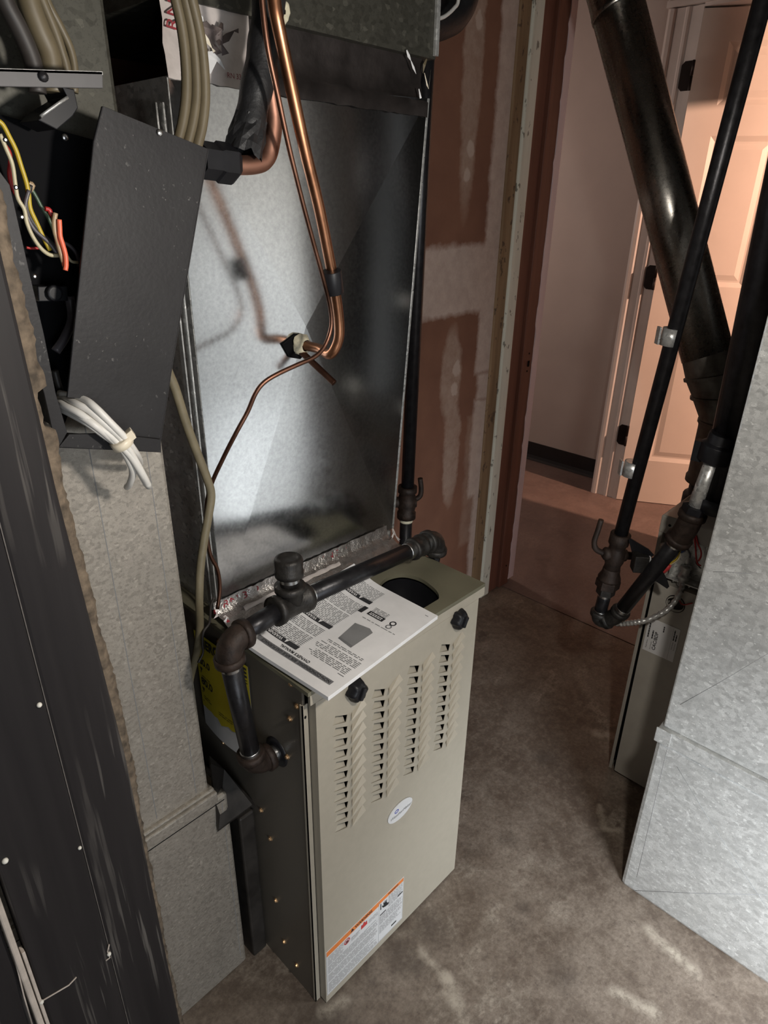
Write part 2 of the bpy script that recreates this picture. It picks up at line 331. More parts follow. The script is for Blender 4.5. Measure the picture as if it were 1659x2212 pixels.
class MB:
    def __init__(s): s.v = []; s.f = []; s.sm = []
    def add(s, vs, fs, smooth=False):
        o = len(s.v); s.v += [V(q) for q in vs]
        for q in fs: s.f.append([i + o for i in q]); s.sm.append(smooth)
        return s
    def box(s, a, b):
        x0, y0, z0 = a; x1, y1, z1 = b
        return s.add([(x0,y0,z0),(x1,y0,z0),(x1,y1,z0),(x0,y1,z0),(x0,y0,z1),(x1,y0,z1),(x1,y1,z1),(x0,y1,z1)],
                     [(3,2,1,0),(4,5,6,7),(0,1,5,4),(1,2,6,5),(2,3,7,6),(3,0,4,7)])
    def obox(s, c, a, b, d):
        c, a, b, d = V(c), V(a), V(b), V(d)
        vs = [c + i*a + j*b + k*d for k in (-1,1) for (i,j) in ((-1,-1),(1,-1),(1,1),(-1,1))]
        return s.add(vs, [(3,2,1,0),(4,5,6,7),(0,1,5,4),(1,2,6,5),(2,3,7,6),(3,0,4,7)])
    def prism(s, poly, vec):
        vec = V(vec); n = len(poly); vs = [V(p) for p in poly] + [V(p) + vec for p in poly]
        tri = tessellate_polygon([[V(p) for p in poly]])
        fs = [tuple(t) for t in tri] + [tuple(i + n for i in reversed(t)) for t in tri]
        fs += [(i, (i+1) % n, (i+1) % n + n, i + n) for i in range(n)]
        return s.add(vs, fs)
    def holed(s, outer, holes, vec):
        vec = V(vec); loops = [[V(p) for p in outer]] + [[V(p) for p in h] for h in holes]
        flat = [p for l in loops for p in l]; n = len(flat)
        tri = tessellate_polygon(loops)
        fs = [tuple(t) for t in tri] + [tuple(i + n for i in reversed(t)) for t in tri]
        o = 0
        for l in loops:
            k = len(l); fs += [(o+i, o+(i+1) % k, o+(i+1) % k + n, o+i + n) for i in range(k)]; o += k
        return s.add(flat + [p + vec for p in flat], fs)
    def tube(s, pts, r, n=14, caps=True, ell=None):
        pts = [V(p) for p in pts]; N = len(pts)
        rs = r if isinstance(r, (list, tuple)) else [r] * N
        t = [(pts[min(i+1, N-1)] - pts[max(i-1, 0)]).normalized() for i in range(N)]
        u = t[0].orthogonal().normalized(); vs = []
        for i in range(N):
            u = (u - t[i] * u.dot(t[i])).normalized(); w_ = t[i].cross(u)
            for k in range(n):
                a = 2 * math.pi * k / n; vs.append(pts[i] + (u * math.cos(a) + w_ * math.sin(a)) * rs[i])
        fs = [(i*n+k, i*n+(k+1) % n, (i+1)*n+(k+1) % n, (i+1)*n+k) for i in range(N-1) for k in range(n)]
        s.add(vs, fs, True)
        if caps:
            s.add(vs[:n], [tuple(reversed(range(n)))]); s.add(vs[-n:], [tuple(range(n))])
        return s
    def rev(s, p, d, prof, n=18, smooth=True, caps=True, rot=0.0):
        p, d = V(p), V(d).normalized(); u = d.orthogonal().normalized(); w_ = d.cross(u); vs = []
        for (t, r) in prof:
            for k in range(n):
                a = 2 * math.pi * k / n + rot; vs.append(p + d*t + (u*math.cos(a) + w_*math.sin(a))*r)
        m = len(prof)
        for i in range(m-1):
            s.add(vs[i*n:(i+2)*n], [(k, (k+1) % n, n+(k+1) % n, n+k) for k in range(n)], smooth)
        if caps:
            s.add(vs[:n], [tuple(reversed(range(n)))]); s.add(vs[-n:], [tuple(range(n))])
        return s
    def disc(s, c, u, v_, ru, rv, n=28, thick=None):
        c, u, v_ = V(c), V(u), V(v_)
        poly = [c + u*math.cos(2*math.pi*k/n)*ru + v_*math.sin(2*math.pi*k/n)*rv for k in range(n)]
        if thick is None: return s.add(poly, [tuple(range(n))])
        return s.prism(poly, thick)
    def ball(s, c, r, n=10):
        prof = [(-r*math.cos(math.pi*i/n), max(r*math.sin(math.pi*i/n), 1e-4)) for i in range(n+1)]
        return s.rev(c, (0,0,1), prof, 12, True, False)
    def build(s, name, mat, parent=None, bevel=0.0, local=False):
        me = bpy.data.meshes.new(name); o0 = V((0,0,0)) if local else root_loc(parent)
        me.from_pydata([tuple(q - o0) for q in s.v], [], s.f)
        me.polygons.foreach_set('use_smooth', s.sm)
        b = bmesh.new(); b.from_mesh(me); bmesh.ops.remove_doubles(b, verts=b.verts, dist=1e-5)
        bmesh.ops.recalc_face_normals(b, faces=b.faces); b.to_mesh(me); b.free()
        me.materials.append(M[mat] if isinstance(mat, str) else mat)
        o = bpy.data.objects.new(name, me); COL.objects.link(o)
        if parent is not None: o.parent = parent
        if bevel:
            md = o.modifiers.new('bevel', 'BEVEL'); md.width = bevel; md.segments = 2; md.limit_method = 'ANGLE'; md.angle_limit = 0.7
        return o

def spline(pts, k=8):
    pts = [V(p) for p in pts]; q = [2*pts[0]-pts[1]] + pts + [2*pts[-1]-pts[-2]]; out = []
    for i in range(1, len(q)-2):
        for j in range(k):
            t = j / k; a, b, c, d = q[i-1], q[i], q[i+1], q[i+2]
            out.append(0.5*((2*b) + (c-a)*t + (2*a-5*b+4*c-d)*t*t + (3*b-a-3*c+d)*t**3))
    return out + [pts[-1]]

def arc(corner, da, db, R, k=8):
    """rounded corner between two directions leaving the corner"""
    c, da, db = V(corner), V(da).normalized(), V(db).normalized()
    a, b = c + da*R, c + db*R
    return [(1-t)**2*a + 2*t*(1-t)*c + t*t*b for t in [i/k for i in range(k+1)]]

def thing(name, label, cat, loc, group=None):
    o = bpy.data.objects.new(name, None); o.empty_display_size = 0.05; COL.objects.link(o); o.location = loc
    o['label'] = label; o['category'] = cat
    if group: o['group'] = group
    return o
def tag(o, label, cat, group=None):
    o['label'] = label; o['category'] = cat
    if group: o['group'] = group
    return o
def struct(o): o['kind'] = 'structure'; return o
def stuff(o): o['kind'] = 'stuff'; return o

def text(name, body, p, xd, yd, size, mat, parent, align='LEFT', sx=1.0, shear=0.0, bold=0.0):
    cu = bpy.data.curves.new(name, 'FONT'); cu.body = body; cu.size = size; cu.align_x = align; cu.align_y = 'CENTER'; cu.shear = shear; cu.offset = bold
    cu.resolution_u = 3
    t = bpy.data.objects.new(name, cu); COL.objects.link(t)
    dg = bpy.context.evaluated_depsgraph_get()
    me = bpy.data.meshes.new_from_object(t.evaluated_get(dg)); bpy.data.objects.remove(t)
    xd, yd = V(xd).normalized(), V(yd).normalized(); o0 = root_loc(parent); p = V(p)
    for v_ in me.vertices: v_.co = p + xd*(v_.co.x*sx) + yd*v_.co.y - o0
    me.materials.clear(); me.materials.append(M[mat])
    o = bpy.data.objects.new(name, me); COL.objects.link(o); o.parent = parent
    return o

def print_lines(mb, p, xd, yd, width, rows, pitch, h, seed=1, lo=0.006, hi=0.02, ragged=0.25, gap=0.0022):
    """rows of word-like dashes of fine print"""
    r = random.Random(seed); p, xd, yd = V(p), V(xd), V(yd)
    for i in range(rows):
        x = 0.0; end = width * (1 - ragged * r.random() * (1 if r.random() < 0.4 else 0.2))
        while x < end:
            l = min(r.uniform(lo, hi), end - x)
            a = p + xd*x - yd*(i*pitch)
            mb.add([a, a + xd*l, a + xd*l + yd*h, a + yd*h], [(0,1,2,3)])
            x += l + gap

def elbow(parent, corner, da, db, r, mat, R=None, name='elbow'):
    """cast pipe elbow with rolled collars; r is the pipe radius"""
    R = R or r * 2.0
    m = MB(); pts = arc(corner, da, db, R); m.tube(pts, r*1.28, 16)
    for d in (da, db):
        d = V(d).normalized(); m.rev(V(corner) + d*(R - r*0.55), d, [(0, r*1.3), (0.1*r, r*1.5), (0.75*r, r*1.5), (0.85*r, r*1.3)], 18)
    return m.build(name, mat, parent)
def collar(parent, p, d, r, l, mat, name='coupling', k=1.35):
    m = MB(); m.rev(p, d, [(0, r*1.05), (0.0, r*k), (l*0.16, r*k*1.08), (l*0.22, r*k), (l*0.78, r*k), (l*0.84, r*k*1.08), (l, r*k), (l, r*1.05)], 18)
    return m.build(name, mat, parent)
def pipe(parent, a, b, r, mat='iron', name='pipe', n=16):
    return MB().tube([a, b], r, n).build(name, mat, parent)
def thread(parent, p, d, r, l, name='pipe_thread'):
    d = V(d).normalized(); m = MB(); k = 5; prof = []
    for i in range(k): prof += [(l*i/k, r*1.01), (l*(i+0.5)/k, r*1.06)]
    prof.append((l, r*1.01)); m.rev(p, d, prof, 16)
    return m.build(name, 'thread', parent)

# ================================================================ SETTING
struct(MB().box((-3, -4.6, -0.1), (1.684, 2.2, 0)).build('floor', 'concrete'))
o = struct(MB().box((1.690, -4.6, -0.1), (5.2, 2.6, 0)).build('floor_hall', 'hall_floor'))
struct(MB().box((1.684, -4.6, -0.1), (1.690, 2.2, -0.004)).build('trim_1', 'foil_dark'))
struct(MB().box((-3, -4.6, 2.5), (5.2, 2.6, 2.6)).build('ceiling', 'ceiling'))
# room the photographer stands in
struct(MB().box((-3.0, -4.6, 0), (5.2, -4.5, 2.5)).build('wall_outer', 'room_wall'))
struct(MB().box((-3.1, -4.6, 0), (-3.0, 0.03, 2.5)).build('wall_left', 'room_wall'))
# rear wall of the furnace closet: bare brown drywall with joint compound
struct(MB().box((-3.0, 0.71, 0), (1.517, 0.84, 2.5)).build('wall_back', 'drywall'))
# door opening to the hall: stud, chipped edge, brown jamb, pale casing edge (all run from floor to ceiling)
struct(MB().box((1.474, 0.702, 0), (1.532, 0.84, 2.5)).build('trim_2', 'stud', None, 0.004))
struct(MB().box((1.532, 0.694, 0.0), (1.592, 0.84, 2.5)).build('trim_3', 'chipped_white', None, 0.006))
m = MB().box((1.592, 0.700, 0.0), (1.655, 0.84, 2.5)); m.box((1.655, 0.706, 0.0), (1.664, 0.84, 2.5)); m.box((1.664, 0.690, 0.0), (1.732, 0.84, 2.5))
struct(m.build('trim_4', 'jamb_brown', None, 0.003))
rng = random.Random(3); left = [(1.730 + rng.uniform(-0.006, 0.004), 0.688, 0.02 + i*0.03) for i in range(83)]
poly = [(1.768, 0.688, 2.5), (1.768, 0.688, 0.02)] + left + [(1.735, 0.688, 2.5)]
struct(MB().prism(poly, (0, 0.152, 0)).build('trim_5', 'jamb_pink'))
# hall beyond the opening
struct(MB().box((3.18, 0.935, 0), (3.3, 2.6, 2.5)).build('wall_hall', 'hall_wall'))
struct(MB().box((1.70, 2.5, 0), (3.3, 2.6, 2.5)).build('wall_hall_end', 'hall_wall'))
m = MB().box((2.972, 0.775, 0), (3.18, 0.935, 2.5)); m.box((2.972, -3.0, 0), (3.18, -1.0, 2.5)); m.box((2.972, -1.0, 2.325), (3.18, 0.775, 2.5))
struct(m.build('wall_hall_door', 'hall_wall'))
struct(MB().box((4.4, -2.0, 0), (4.5, 2.6, 2.5)).build('wall_room', 'hall_wall'))
struct(MB().box((2.60, -0.32, 2.064), (2.972, -0.16, 2.5)).build('hall_shadow_block', 'ceiling'))  # unseen block added to cast the shadow edge on the hall door
struct(MB().box((1.84, -0.20, 0), (2.70, -0.05, 2.5)).build('hall_lamp_baffle', 'hall_wall'))  # added out of view, its length set to mask the hall lamp
struct(MB().box((1.70, -4.5, 0), (1.84, -0.05, 2.5)).build('wall_right', 'room_wall'))
# cove base: tall vinyl strip with a curled toe
m = MB(); prof = [(3.18, 0.115), (3.174, 0.115), (3.172, 0.03), (3.166, 0.012), (3.15, 0.002), (3.18, 0.0)]
m.prism([(x, 0.935, z) for x, z in prof], (0, 1.6, 0)); struct(m.build('baseboard_hall', 'cove'))
# door casing of the hall door: moulded uprights and head
def casing(mb, y0, y1):   # y0 outer edge, y1 opening
    s = 1 if y1 > y0 else -1; wd = abs(y1 - y0)
    prof = [(0, 0), (0, 0.022), (0.012, 0.026), (0.028, 0.024), (0.034, 0.016), (0.075, 0.013), (0.082, 0.018), (0.092, 0.018), (0.10, 0.010), (wd, 0.008), (wd, 0)]
    mb.prism([(2.972 - d_, y0 + s*a, 0) for a, d_ in prof], (0, 0, 2.33))
m = MB(); casing(m, 0.93, 0.80); casing(m, -1.13, -1.0)
struct(m.build('trim_7', 'white_paint'))
m = MB(); m.box((2.958, 0.775, 0), (3.14, 0.80, 2.33)); m.box((2.958, -1.015, 0), (3.14, -1.0, 2.33)); m.box((2.958, -1.0, 2.322), (3.14, 0.775, 2.335))
struct(m.build('trim_8', 'white_paint'))
m = MB(); m.box((2.946, -1.13, 2.335), (2.972, 0.94, 2.36)); m.box((2.958, -1.13, 2.36), (2.972, 0.94, 2.43)); m.box((2.950, -1.14, 2.43), (2.972, 0.95, 2.455))
struct(m.build('trim_9', 'white_paint'))
# moulded hall door, ajar
DP, DD, DN = V((2.955, 0.772, 0.004)), V((0.495, -0.869, 0)), V((-0.869, -0.495, 0))
def dpt(s_, z, d_=0.0): return DP + DD*s_ + V((0, 0, z)) + DN*d_
door = struct(MB().obox(dpt(0.46, 1.157, -0.025), DD*0.46, DN*0.014, V((0, 0, 1.155))).build('door_1', 'door_white'))
rects = []
for s0 in (0.125, 0.53):
    for z0, z1 in ((1.95, 2.19), (1.18, 1.83), (0.25, 0.93)): rects.append((s0, s0 + 0.285, z0, z1))
m = MB(); m.holed([dpt(0, 0, -0.012), dpt(0.92, 0, -0.012), dpt(0.92, 2.31, -0.012), dpt(0, 2.31, -0.012)],
                  [[dpt(a, c, -0.012), dpt(b, c, -0.012), dpt(b, d_, -0.012), dpt(a, d_, -0.012)] for a, b, c, d_ in rects], DN*0.012)
m.build('face_frame', 'door_white', door)
for a, b, c, d_ in rects:
    m = MB()
    def ring(i, dep): return [dpt(a+i, c+i, dep), dpt(b-i, c+i, dep), dpt(b-i, d_-i, dep), dpt(a+i, d_-i, dep)]
    rr = [ring(0, 0.0), ring(0.022, -0.010), ring(0.030, -0.010), ring(0.055, -0.003)]
    for q in range(3):
        m.add(rr[q] + rr[q+1], [(k, (k+1) % 4, 4+(k+1) % 4, 4+k) for k in range(4)])
    m.add(rr[3], [(0, 1, 2, 3)]); m.build('door_panel', 'door_white', door)
for z in (2.07, 1.215, 0.385):
    m = MB(); yc = 0.805; poly = []
    for cy_, cz_, a0 in ((0.815, z+0.043, 0), (0.815, z-0.043, 90)):
        for k in range(4):
            a = math.radians(a0 + 30*k); poly.append((2.957, cy_ + 0.014*math.cos(a) if a0 == 0 else cy_ + 0.014*math.sin(a), cz_ + (0.014*math.sin(a) if a0 == 0 else 0.014*math.cos(a))))
    poly = [(2.957, 0.776, z-0.057), (2.957, 0.776, z+0.057), (2.957, 0.815, z+0.057), (2.957, 0.829, z+0.043), (2.957, 0.829, z-0.043), (2.957, 0.815, z-0.057)]
    m.prism(poly, (-0.003, 0, 0))
    hg = m.build('hinge', 'hinge', door)
    MB().rev((2.950, 0.775, z-0.058), (0, 0, 1), [(0, 0.006), (0.002, 0.0065), (0.055, 0.0065), (0.0555, 0.005), (0.058, 0.005), (0.0585, 0.0065), (0.114, 0.0065), (0.116, 0.005)], 10).build('knuckle', 'hinge', hg)

# front wall to the left of the photographer: dark stained boards with a broken edge
o = struct(MB().box((-0.447, 0.0, 0), (-0.357, 0.028, 2.5)).build('wall_front', 'wood_wall', None, 0.003))
MB().prism([(-0.3566, 0.002, 0), (-0.281, 0.002, 0), (-0.283, 0.002, 0.9), (-0.298, 0.002, 1.27), (-0.302, 0.002, 1.5), (-0.302, 0.002, 2.5), (-0.3566, 0.002, 2.5)], (0, 0.026, 0)).build('board', 'wood_wall', o, 0.004)
MB().box((-0.3572, 0.0005, 0), (-0.3562, 0.010, 2.5)).build('edge_strip', 'wood_edge', o)  # pale line painted in as the highlight along the board edge
MB().box((-3.0, 0.004, 0), (-0.462, 0.028, 2.5)).build('board', 'wood_wall', o, 0.003)
rng = random.Random(11); m = MB()
m.box((-0.461, -0.004, 0), (-0.4535, 0.01, 0.86)); m.build('edge_strip', 'trim_light', o, 0.002)
m = MB(); m.box((-0.452, -0.002, 0), (-0.448, 0.01, 0.70)); m.build('edge_strip', 'trim_light', o, 0.001)
for (x, y, z), r in zip([(-0.364,-0.001,1.036),(-0.361,-0.001,0.805),(-0.438,-0.001,0.854),(-0.449,-0.001,0.595),(-0.359,-0.001,0.589)], (0.003, 0.0024, 0.0036, 0.003, 0.003)):
    MB().ball((x, y, z), r, 6).build('paint_chip', 'pale_spot', o)
m = MB()
for sc in ([(-0.451,-0.001,0.597),(-0.415,-0.001,0.588),(-0.404,-0.001,0.592)], [(-0.356,-0.001,0.606),(-0.360,-0.001,0.596),(-0.359,-0.001,0.581),(-0.365,-0.001,0.581)], [(-0.460,-0.001,0.775),(-0.458,-0.001,0.751),(-0.459,-0.001,0.717),(-0.461,-0.001,0.678),(-0.464,-0.001,0.629),(-0.466,-0.001,0.568)]):
    m.tube(sc, 0.0011, 5)
m.build('scratch', 'trim_light', o)
# crumbling fibre edge
rngz = [0.1 + 0.005*i for i in range(480)]
edge = []; wv = 0.0; wf = 0.0
for z in rngz:
    wv = 0.985*wv + rng.uniform(-0.0008, 0.0008); wf = 0.75*wf + rng.uniform(-0.0006, 0.0006)
    xb = -0.281 - 0.002*min(1, z/0.9) - 0.015*max(0, min(1, (z - 0.9)/0.37)) - 0.004*max(0, min(1, (z - 1.27)/0.23))
    edge.append((xb, xb + max(0.003, 0.0105 + wv + wf - (0.008 if 1.335 < z < 1.375 else 0)), z))
m = MB(); vs = []
for xb, x, z in edge:
    j = lambda: rng.uniform(-0.0008, 0.0008)
    vs += [(xb - 0.004, 0.012, z), (xb*0.5 + x*0.5 + j(), 0.011 + j(), z), (x + j(), 0.016 + j(), z), (x + j(), 0.034, z), (xb - 0.004, 0.04, z)]
fs = []
for i in range(len(edge)-1):
    for k in range(4): fs.append((i*5+k, i*5+k+1, i*5+5+k+1, i*5+5+k))
m.add(vs, fs, True); m.build('broken_edge', 'broken', o)

# ================================================================ FURNACE IN THE MIDDLE
F = thing('gas_furnace', 'beige louvered furnace cabinet with manual and gas pipe on top', 'furnace', (0.225, 0.3, 0))
m = MB()
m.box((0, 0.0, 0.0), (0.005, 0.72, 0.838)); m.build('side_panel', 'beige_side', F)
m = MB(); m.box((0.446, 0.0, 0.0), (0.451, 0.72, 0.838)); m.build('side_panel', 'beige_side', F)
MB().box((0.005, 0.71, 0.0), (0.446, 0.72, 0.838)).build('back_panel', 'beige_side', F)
MB().box((0.005, 0.05, 0.0), (0.446, 0.71, 0.01)).build('base_pan', 'inner', F)
MB().box((0.005, 0.17, 0.02), (0.446, 0.175, 0.83)).build('blower_deck', 'inner', F)
m = MB(); m.box((-0.002, -0.002, 0.004), (0.0095, 0.0, 0.806)); m.box((-0.002, -0.002, 0.004), (0.0, 0.005, 0.806))
fl = m.build('corner_flange', 'beige', F)
m = MB(); m.box((0.443, -0.002, 0.004), (0.453, 0.0, 0.806)); m.build('corner_flange', 'beige', F)
MB().disc((0.0035, -0.0026, 0.781), (1,0,0), (0,0,1), 0.0022, 0.0032, 12).build('screw_hole', 'inner', fl)
# lid with the oval flue opening and a folded front lip
m = MB()
hole = spline([(0.287,0.116,0.846),(0.329,0.133,0.846),(0.359,0.129,0.846),(0.377,0.113,0.846),(0.385,0.082,0.846),(0.377,0.044,0.846),(0.365,0.020,0.846),(0.345,0.005,0.846),(0.314,0.006,0.846),(0.275,0.021,0.846),(0.252,0.048,0.846),(0.261,0.083,0.846)], 5)
hole = [V((p.x, max(0.008, p.y), 0.838)) for p in hole]
m.holed([(-0.004, -0.021, 0.838), (0.464, -0.021, 0.838), (0.464, 0.725, 0.838), (-0.004, 0.725, 0.838)], [hole], (0, 0, 0.008))
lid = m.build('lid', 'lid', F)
m = MB(); m.box((0.0, -0.021, 0.818), (0.464, -0.018, 0.8385)); m.box((0.461, -0.018, 0.826), (0.464, 0.725, 0.8385)); m.build('lip', 'beige', lid)
# black collar of the vent below the opening
m = MB(); n = len(hole); c0 = sum(hole, V())/n
low = [c0 + (p - c0)*0.97 + V((0, 0, -0.002)) for p in hole]; bot = [c0 + (p - c0)*0.9 + V((0, 0, -0.13)) for p in hole]
m.add(low + bot, [(i, (i+1) % n, n+(i+1) % n, n+i) for i in range(n)], True); m.add(bot, [tuple(range(n))]); m.build('vent_collar', 'black', F)
# front door with pressed louvers
CX0, RZ0, PX, PZ = 0.0645, 0.748, 0.0935, 0.0257
SLOT = [(-0.0115, 0.0145), (0.0165, 0.0), (0.0125, -0.0140), (-0.0185, -0.001)]
FIN = [(-0.0265, -0.0085), (-0.0165, -0.001), (0.0100, 0.0125), (0.0100, 0.0042)]
holes = [[V((CX0 + PX*c + a, -0.02, RZ0 - PZ*r + b)) for a, b in SLOT] for c in range(4) for r in range(11)]
m = MB(); m.holed([(0.0115, -0.02, 0.006), (0.447, -0.02, 0.006), (0.447, -0.02, 0.8165), (0.0115, -0.02, 0.8165)], holes, (0, 0.0012, 0))
m.box((0.0115, -0.0188, 0.006), (0.0127, -0.001, 0.8165)); m.box((0.4458, -0.0188, 0.006), (0.447, -0.001, 0.8165))
m.box((0.0127, -0.0188, 0.006), (0.4458, -0.001, 0.0072)); m.box((0.0127, -0.0188, 0.8153), (0.4458, -0.001, 0.8165))
fdoor = m.build('door_panel', 'beige', F)
MB().box((0.014, -0.004, 0.4), (0.444, -0.002, 0.80)).build('door_backing', 'inner', F)
def deep(p): return p + V((0, 0.80*(p.z - SLOT[3][1] + 0.419*(p.x - SLOT[3][0])) + 0.10*(p.x - SLOT[3][0]), 0))
m = MB(); a, b, c, d_ = [V((x, 0, z)) for x, z in SLOT]; mt = a*0.45 + b*0.55
m.add([d_, deep(c), deep(b), deep(a)], [(0, 1, 2, 3)]); m.add([a, mt, deep(mt), deep(a)], [(0, 1, 2, 3)]); m.add([d_, c, deep(c)], [(0, 1, 2)]); m.add([d_, a, deep(a)], [(0, 1, 2)])
s_in = m.build('louver', 'beige', None, 0, True); COL.objects.unlink(s_in)
m = MB(); p, q, r_, t_ = [V((x, 0, z)) for x, z in FIN]; k = V((0, -0.009, 0))
m.add([p + k, t_ + k, r_, q], [(0, 1, 2, 3)]); m.add([p + k, q, V((-0.019, 0, -0.006))], [(0, 1, 2)]); m.add([t_ + k, r_, V((0.008, 0, 0.004))], [(0, 1, 2)])
s_out = m.build('louver', 'beige', None, 0, True); COL.objects.unlink(s_out)
ro = V(F.location)
for c in range(4):
    for r in range(11):
        for src, dx, y in ((s_in, 0.0, -0.0195), (s_out, 0.0435, -0.0201)):
            l = src.copy(); COL.objects.link(l); l.parent = fdoor
            l.location = V((CX0 + PX*c + dx, y, RZ0 - PZ*r)) - ro
# two black door knobs
for x, z in ((0.377, 0.803), (0.0965, 0.795)):
    m = MB(); n = 24; prof = []
    for t_, rr in ((0, 0.0192), (0.003, 0.0196), (0.012, 0.0175), (0.017, 0.0145), (0.0185, 0.010)):
        prof.append((t_, rr))
    cpt = V((x, -0.021, z)); vs = []
    for t_, rr in prof:
        for kk in range(n):
            a = 2*math.pi*kk/n; q_ = rr*(1.0 + 0.13*math.cos(6*a)); vs.append(cpt + V((q_*math.cos(a), -t_, q_*math.sin(a))))
    fs = [(i*n+kk, i*n+(kk+1) % n, (i+1)*n+(kk+1) % n, (i+1)*n+kk) for i in range(len(prof)-1) for kk in range(n)]
    m.add(vs, fs, True); m.add(vs[-n:], [tuple(range(n))])
    kb = m.build('knob', 'black', F)
    MB().obox((x, -0.040, z), V((0.005, 0, 0.0105))*1.0, V((0, 0.004, 0)), V((0.0038, 0, -0.002))).build('grip', 'black', kb, 0.002)
# oval badge
BU, BV = V((1, 0, 0)), V((0, 0, 1)); BC = V((0.2255, -0.0206, 0.400)); BA = V((0.972, 0, 0.236)); BB = V((-0.236, 0, 0.972))
BA, BB = BU, BV
m = MB().disc(BC, BA, BB, 0.0372, 0.0235, 40, V((0, -0.002, 0))); bd = m.build('badge', 'label', F, 0.0006)
text('lettering', 'WeatherMaker', BC + V((0.001, -0.0024, -0.0045)), BA, BB, 0.0105, 'ink_grey', bd, 'CENTER', 1.0, 0.35)
m = MB(); n = 24; c_ = BC + V((-0.012, -0.0024, 0.0075)); vs = []
for k in range(n):
    a = 2*math.pi*k/n; vs += [c_ + BA*math.cos(a)*0.0066 + BB*math.sin(a)*0.0046, c_ + BA*(math.cos(a)*0.0046) + BB*(math.sin(a)*0.0024)]
m.add(vs, [(2*k, 2*((k+1) % n), 2*((k+1) % n)+1, 2*k+1) for k in range(n) if k not in (0, 12)]); m.build('emblem', 'blue', bd)
# warning label at the foot of the door
X, Z = V((1, 0, 0)), V((0, 0, 1)); ly = -0.0207
m = MB().box((0.014, ly, 0.027), (0.248, -0.0201, 0.172)); wl = m.build('warning_label', 'label', F)
e = ly - 0.0003
m = MB(); m.box((0.0155, e, 0.156), (0.167, ly, 0.1705)); m.box((0.1685, e, 0.1595), (0.2465, ly, 0.1705)); m.build('orange_band', 'orange', wl)
m = MB(); m.box((0.1675, e, 0.03), (0.168, ly, 0.171)); m.box((0.0155, e, 0.0285), (0.2465, ly, 0.029)); m.box((0.0152, e, 0.0285), (0.0156, ly, 0.17)); m.box((0.2462, e, 0.0285), (0.2466, ly, 0.17)); m.build('rule', 'ink_grey', wl)
e2 = e - 0.0003
text('lettering', '\u25B2 WARNING', V((0.082, e2, 0.163)), X, Z, 0.0105, 'ink', wl, 'LEFT', 1.0, 0, 0.0003)
text('lettering', 'WARNING', V((0.196, e2, 0.165)), X, Z, 0.0068, 'ink', wl, 'LEFT', 1.0, 0, 0.0002)
m = MB(); n = 20; c_ = V((0.072, e2, 0.144)); vs = []
for k in range(n):
    a = 2*math.pi*k/n; vs += [c_ + X*math.cos(a)*0.0085 + Z*math.sin(a)*0.0085, c_ + X*math.cos(a)*0.0066 + Z*math.sin(a)*0.0066]
m.add(vs, [(2*k, 2*((k+1) % n), 2*((k+1) % n)+1, 2*k+1) for k in range(n)])
m.add([c_ + X*0.005 + Z*0.006, c_ + X*0.0065 + Z*0.0045, c_ - X*0.005 - Z*0.006, c_ - X*0.0065 - Z*0.0045], [(0,1,2,3)]); m.build('no_flame_symbol', 'red', wl)
m = MB(); c_ = V((0.072, e2 + 0.0001, 0.143)); m.add([c_ - X*0.004 - Z*0.004, c_ + X*0.004 - Z*0.004, c_ + X*0.004 + Z*0.001, c_ + X*0.002 + Z*0.004, c_ + Z*0.001, c_ - X*0.002 + Z*0.0045, c_ - X*0.004], [(0,1,2,3,4,5,6)]); m.build('flame_symbol', 'ink', wl)
m = MB(); c_ = V((0.122, e2, 0.144)); m.add([c_ - X*0.0095 - Z*0.008, c_ + X*0.0095 - Z*0.008, c_ + X*0.0085 + Z*0.004, c_ + X*0.004 + Z*0.002, c_ + Z*0.0095, c_ - X*0.004 + Z*0.002, c_ - X*0.0085 + Z*0.005], [(0,1,2,3,4,5,6)]); m.build('fire_symbol', 'red', wl)
m = MB()
print_lines(m, V((0.018, e, 0.1500)), X, Z, 0.045, 3, 0.0042, 0.0013, 1)
print_lines(m, V((0.018, e, 0.1370)), X, Z, 0.044, 4, 0.0042, 0.0014, 2)
print_lines(m, V((0.084, e, 0.1385)), X, Z, 0.026, 3, 0.0042, 0.0013, 3)
print_lines(m, V((0.136, e, 0.1400)), X, Z, 0.029, 3, 0.0042, 0.0013, 4)
print_lines(m, V((0.018, e, 0.1180)), X, Z, 0.146, 6, 0.0040, 0.0014, 5)
print_lines(m, V((0.018, e, 0.0900)), X, Z, 0.146, 6, 0.0040, 0.0014, 6)
print_lines(m, V((0.018, e, 0.0620)), X, Z, 0.146, 8, 0.0040, 0.0014, 7)
print_lines(m, V((0.198, e, 0.1550)), X, Z, 0.046, 11, 0.0034, 0.0012, 8, 0.003, 0.01)
print_lines(m, V((0.170, e, 0.1130)), X, Z, 0.074, 8, 0.0036, 0.0013, 9, 0.003, 0.012)
print_lines(m, V((0.170, e, 0.0800)), X, Z, 0.074, 7, 0.0038, 0.0013, 10, 0.003, 0.012)
stuff(m.build('fine_print', 'ink_grey', wl))
m = MB(); m.box((0.171, e2, 0.118), (0.190, e, 0.1205)); m.box((0.228, e2, 0.1235), (0.245, e, 0.1265)); m.box((0.2095, e2, 0.040), (0.226, e, 0.044)); m.box((0.172, e2, 0.137), (0.1745, e, 0.156)); m.build('bar', 'ink', wl)
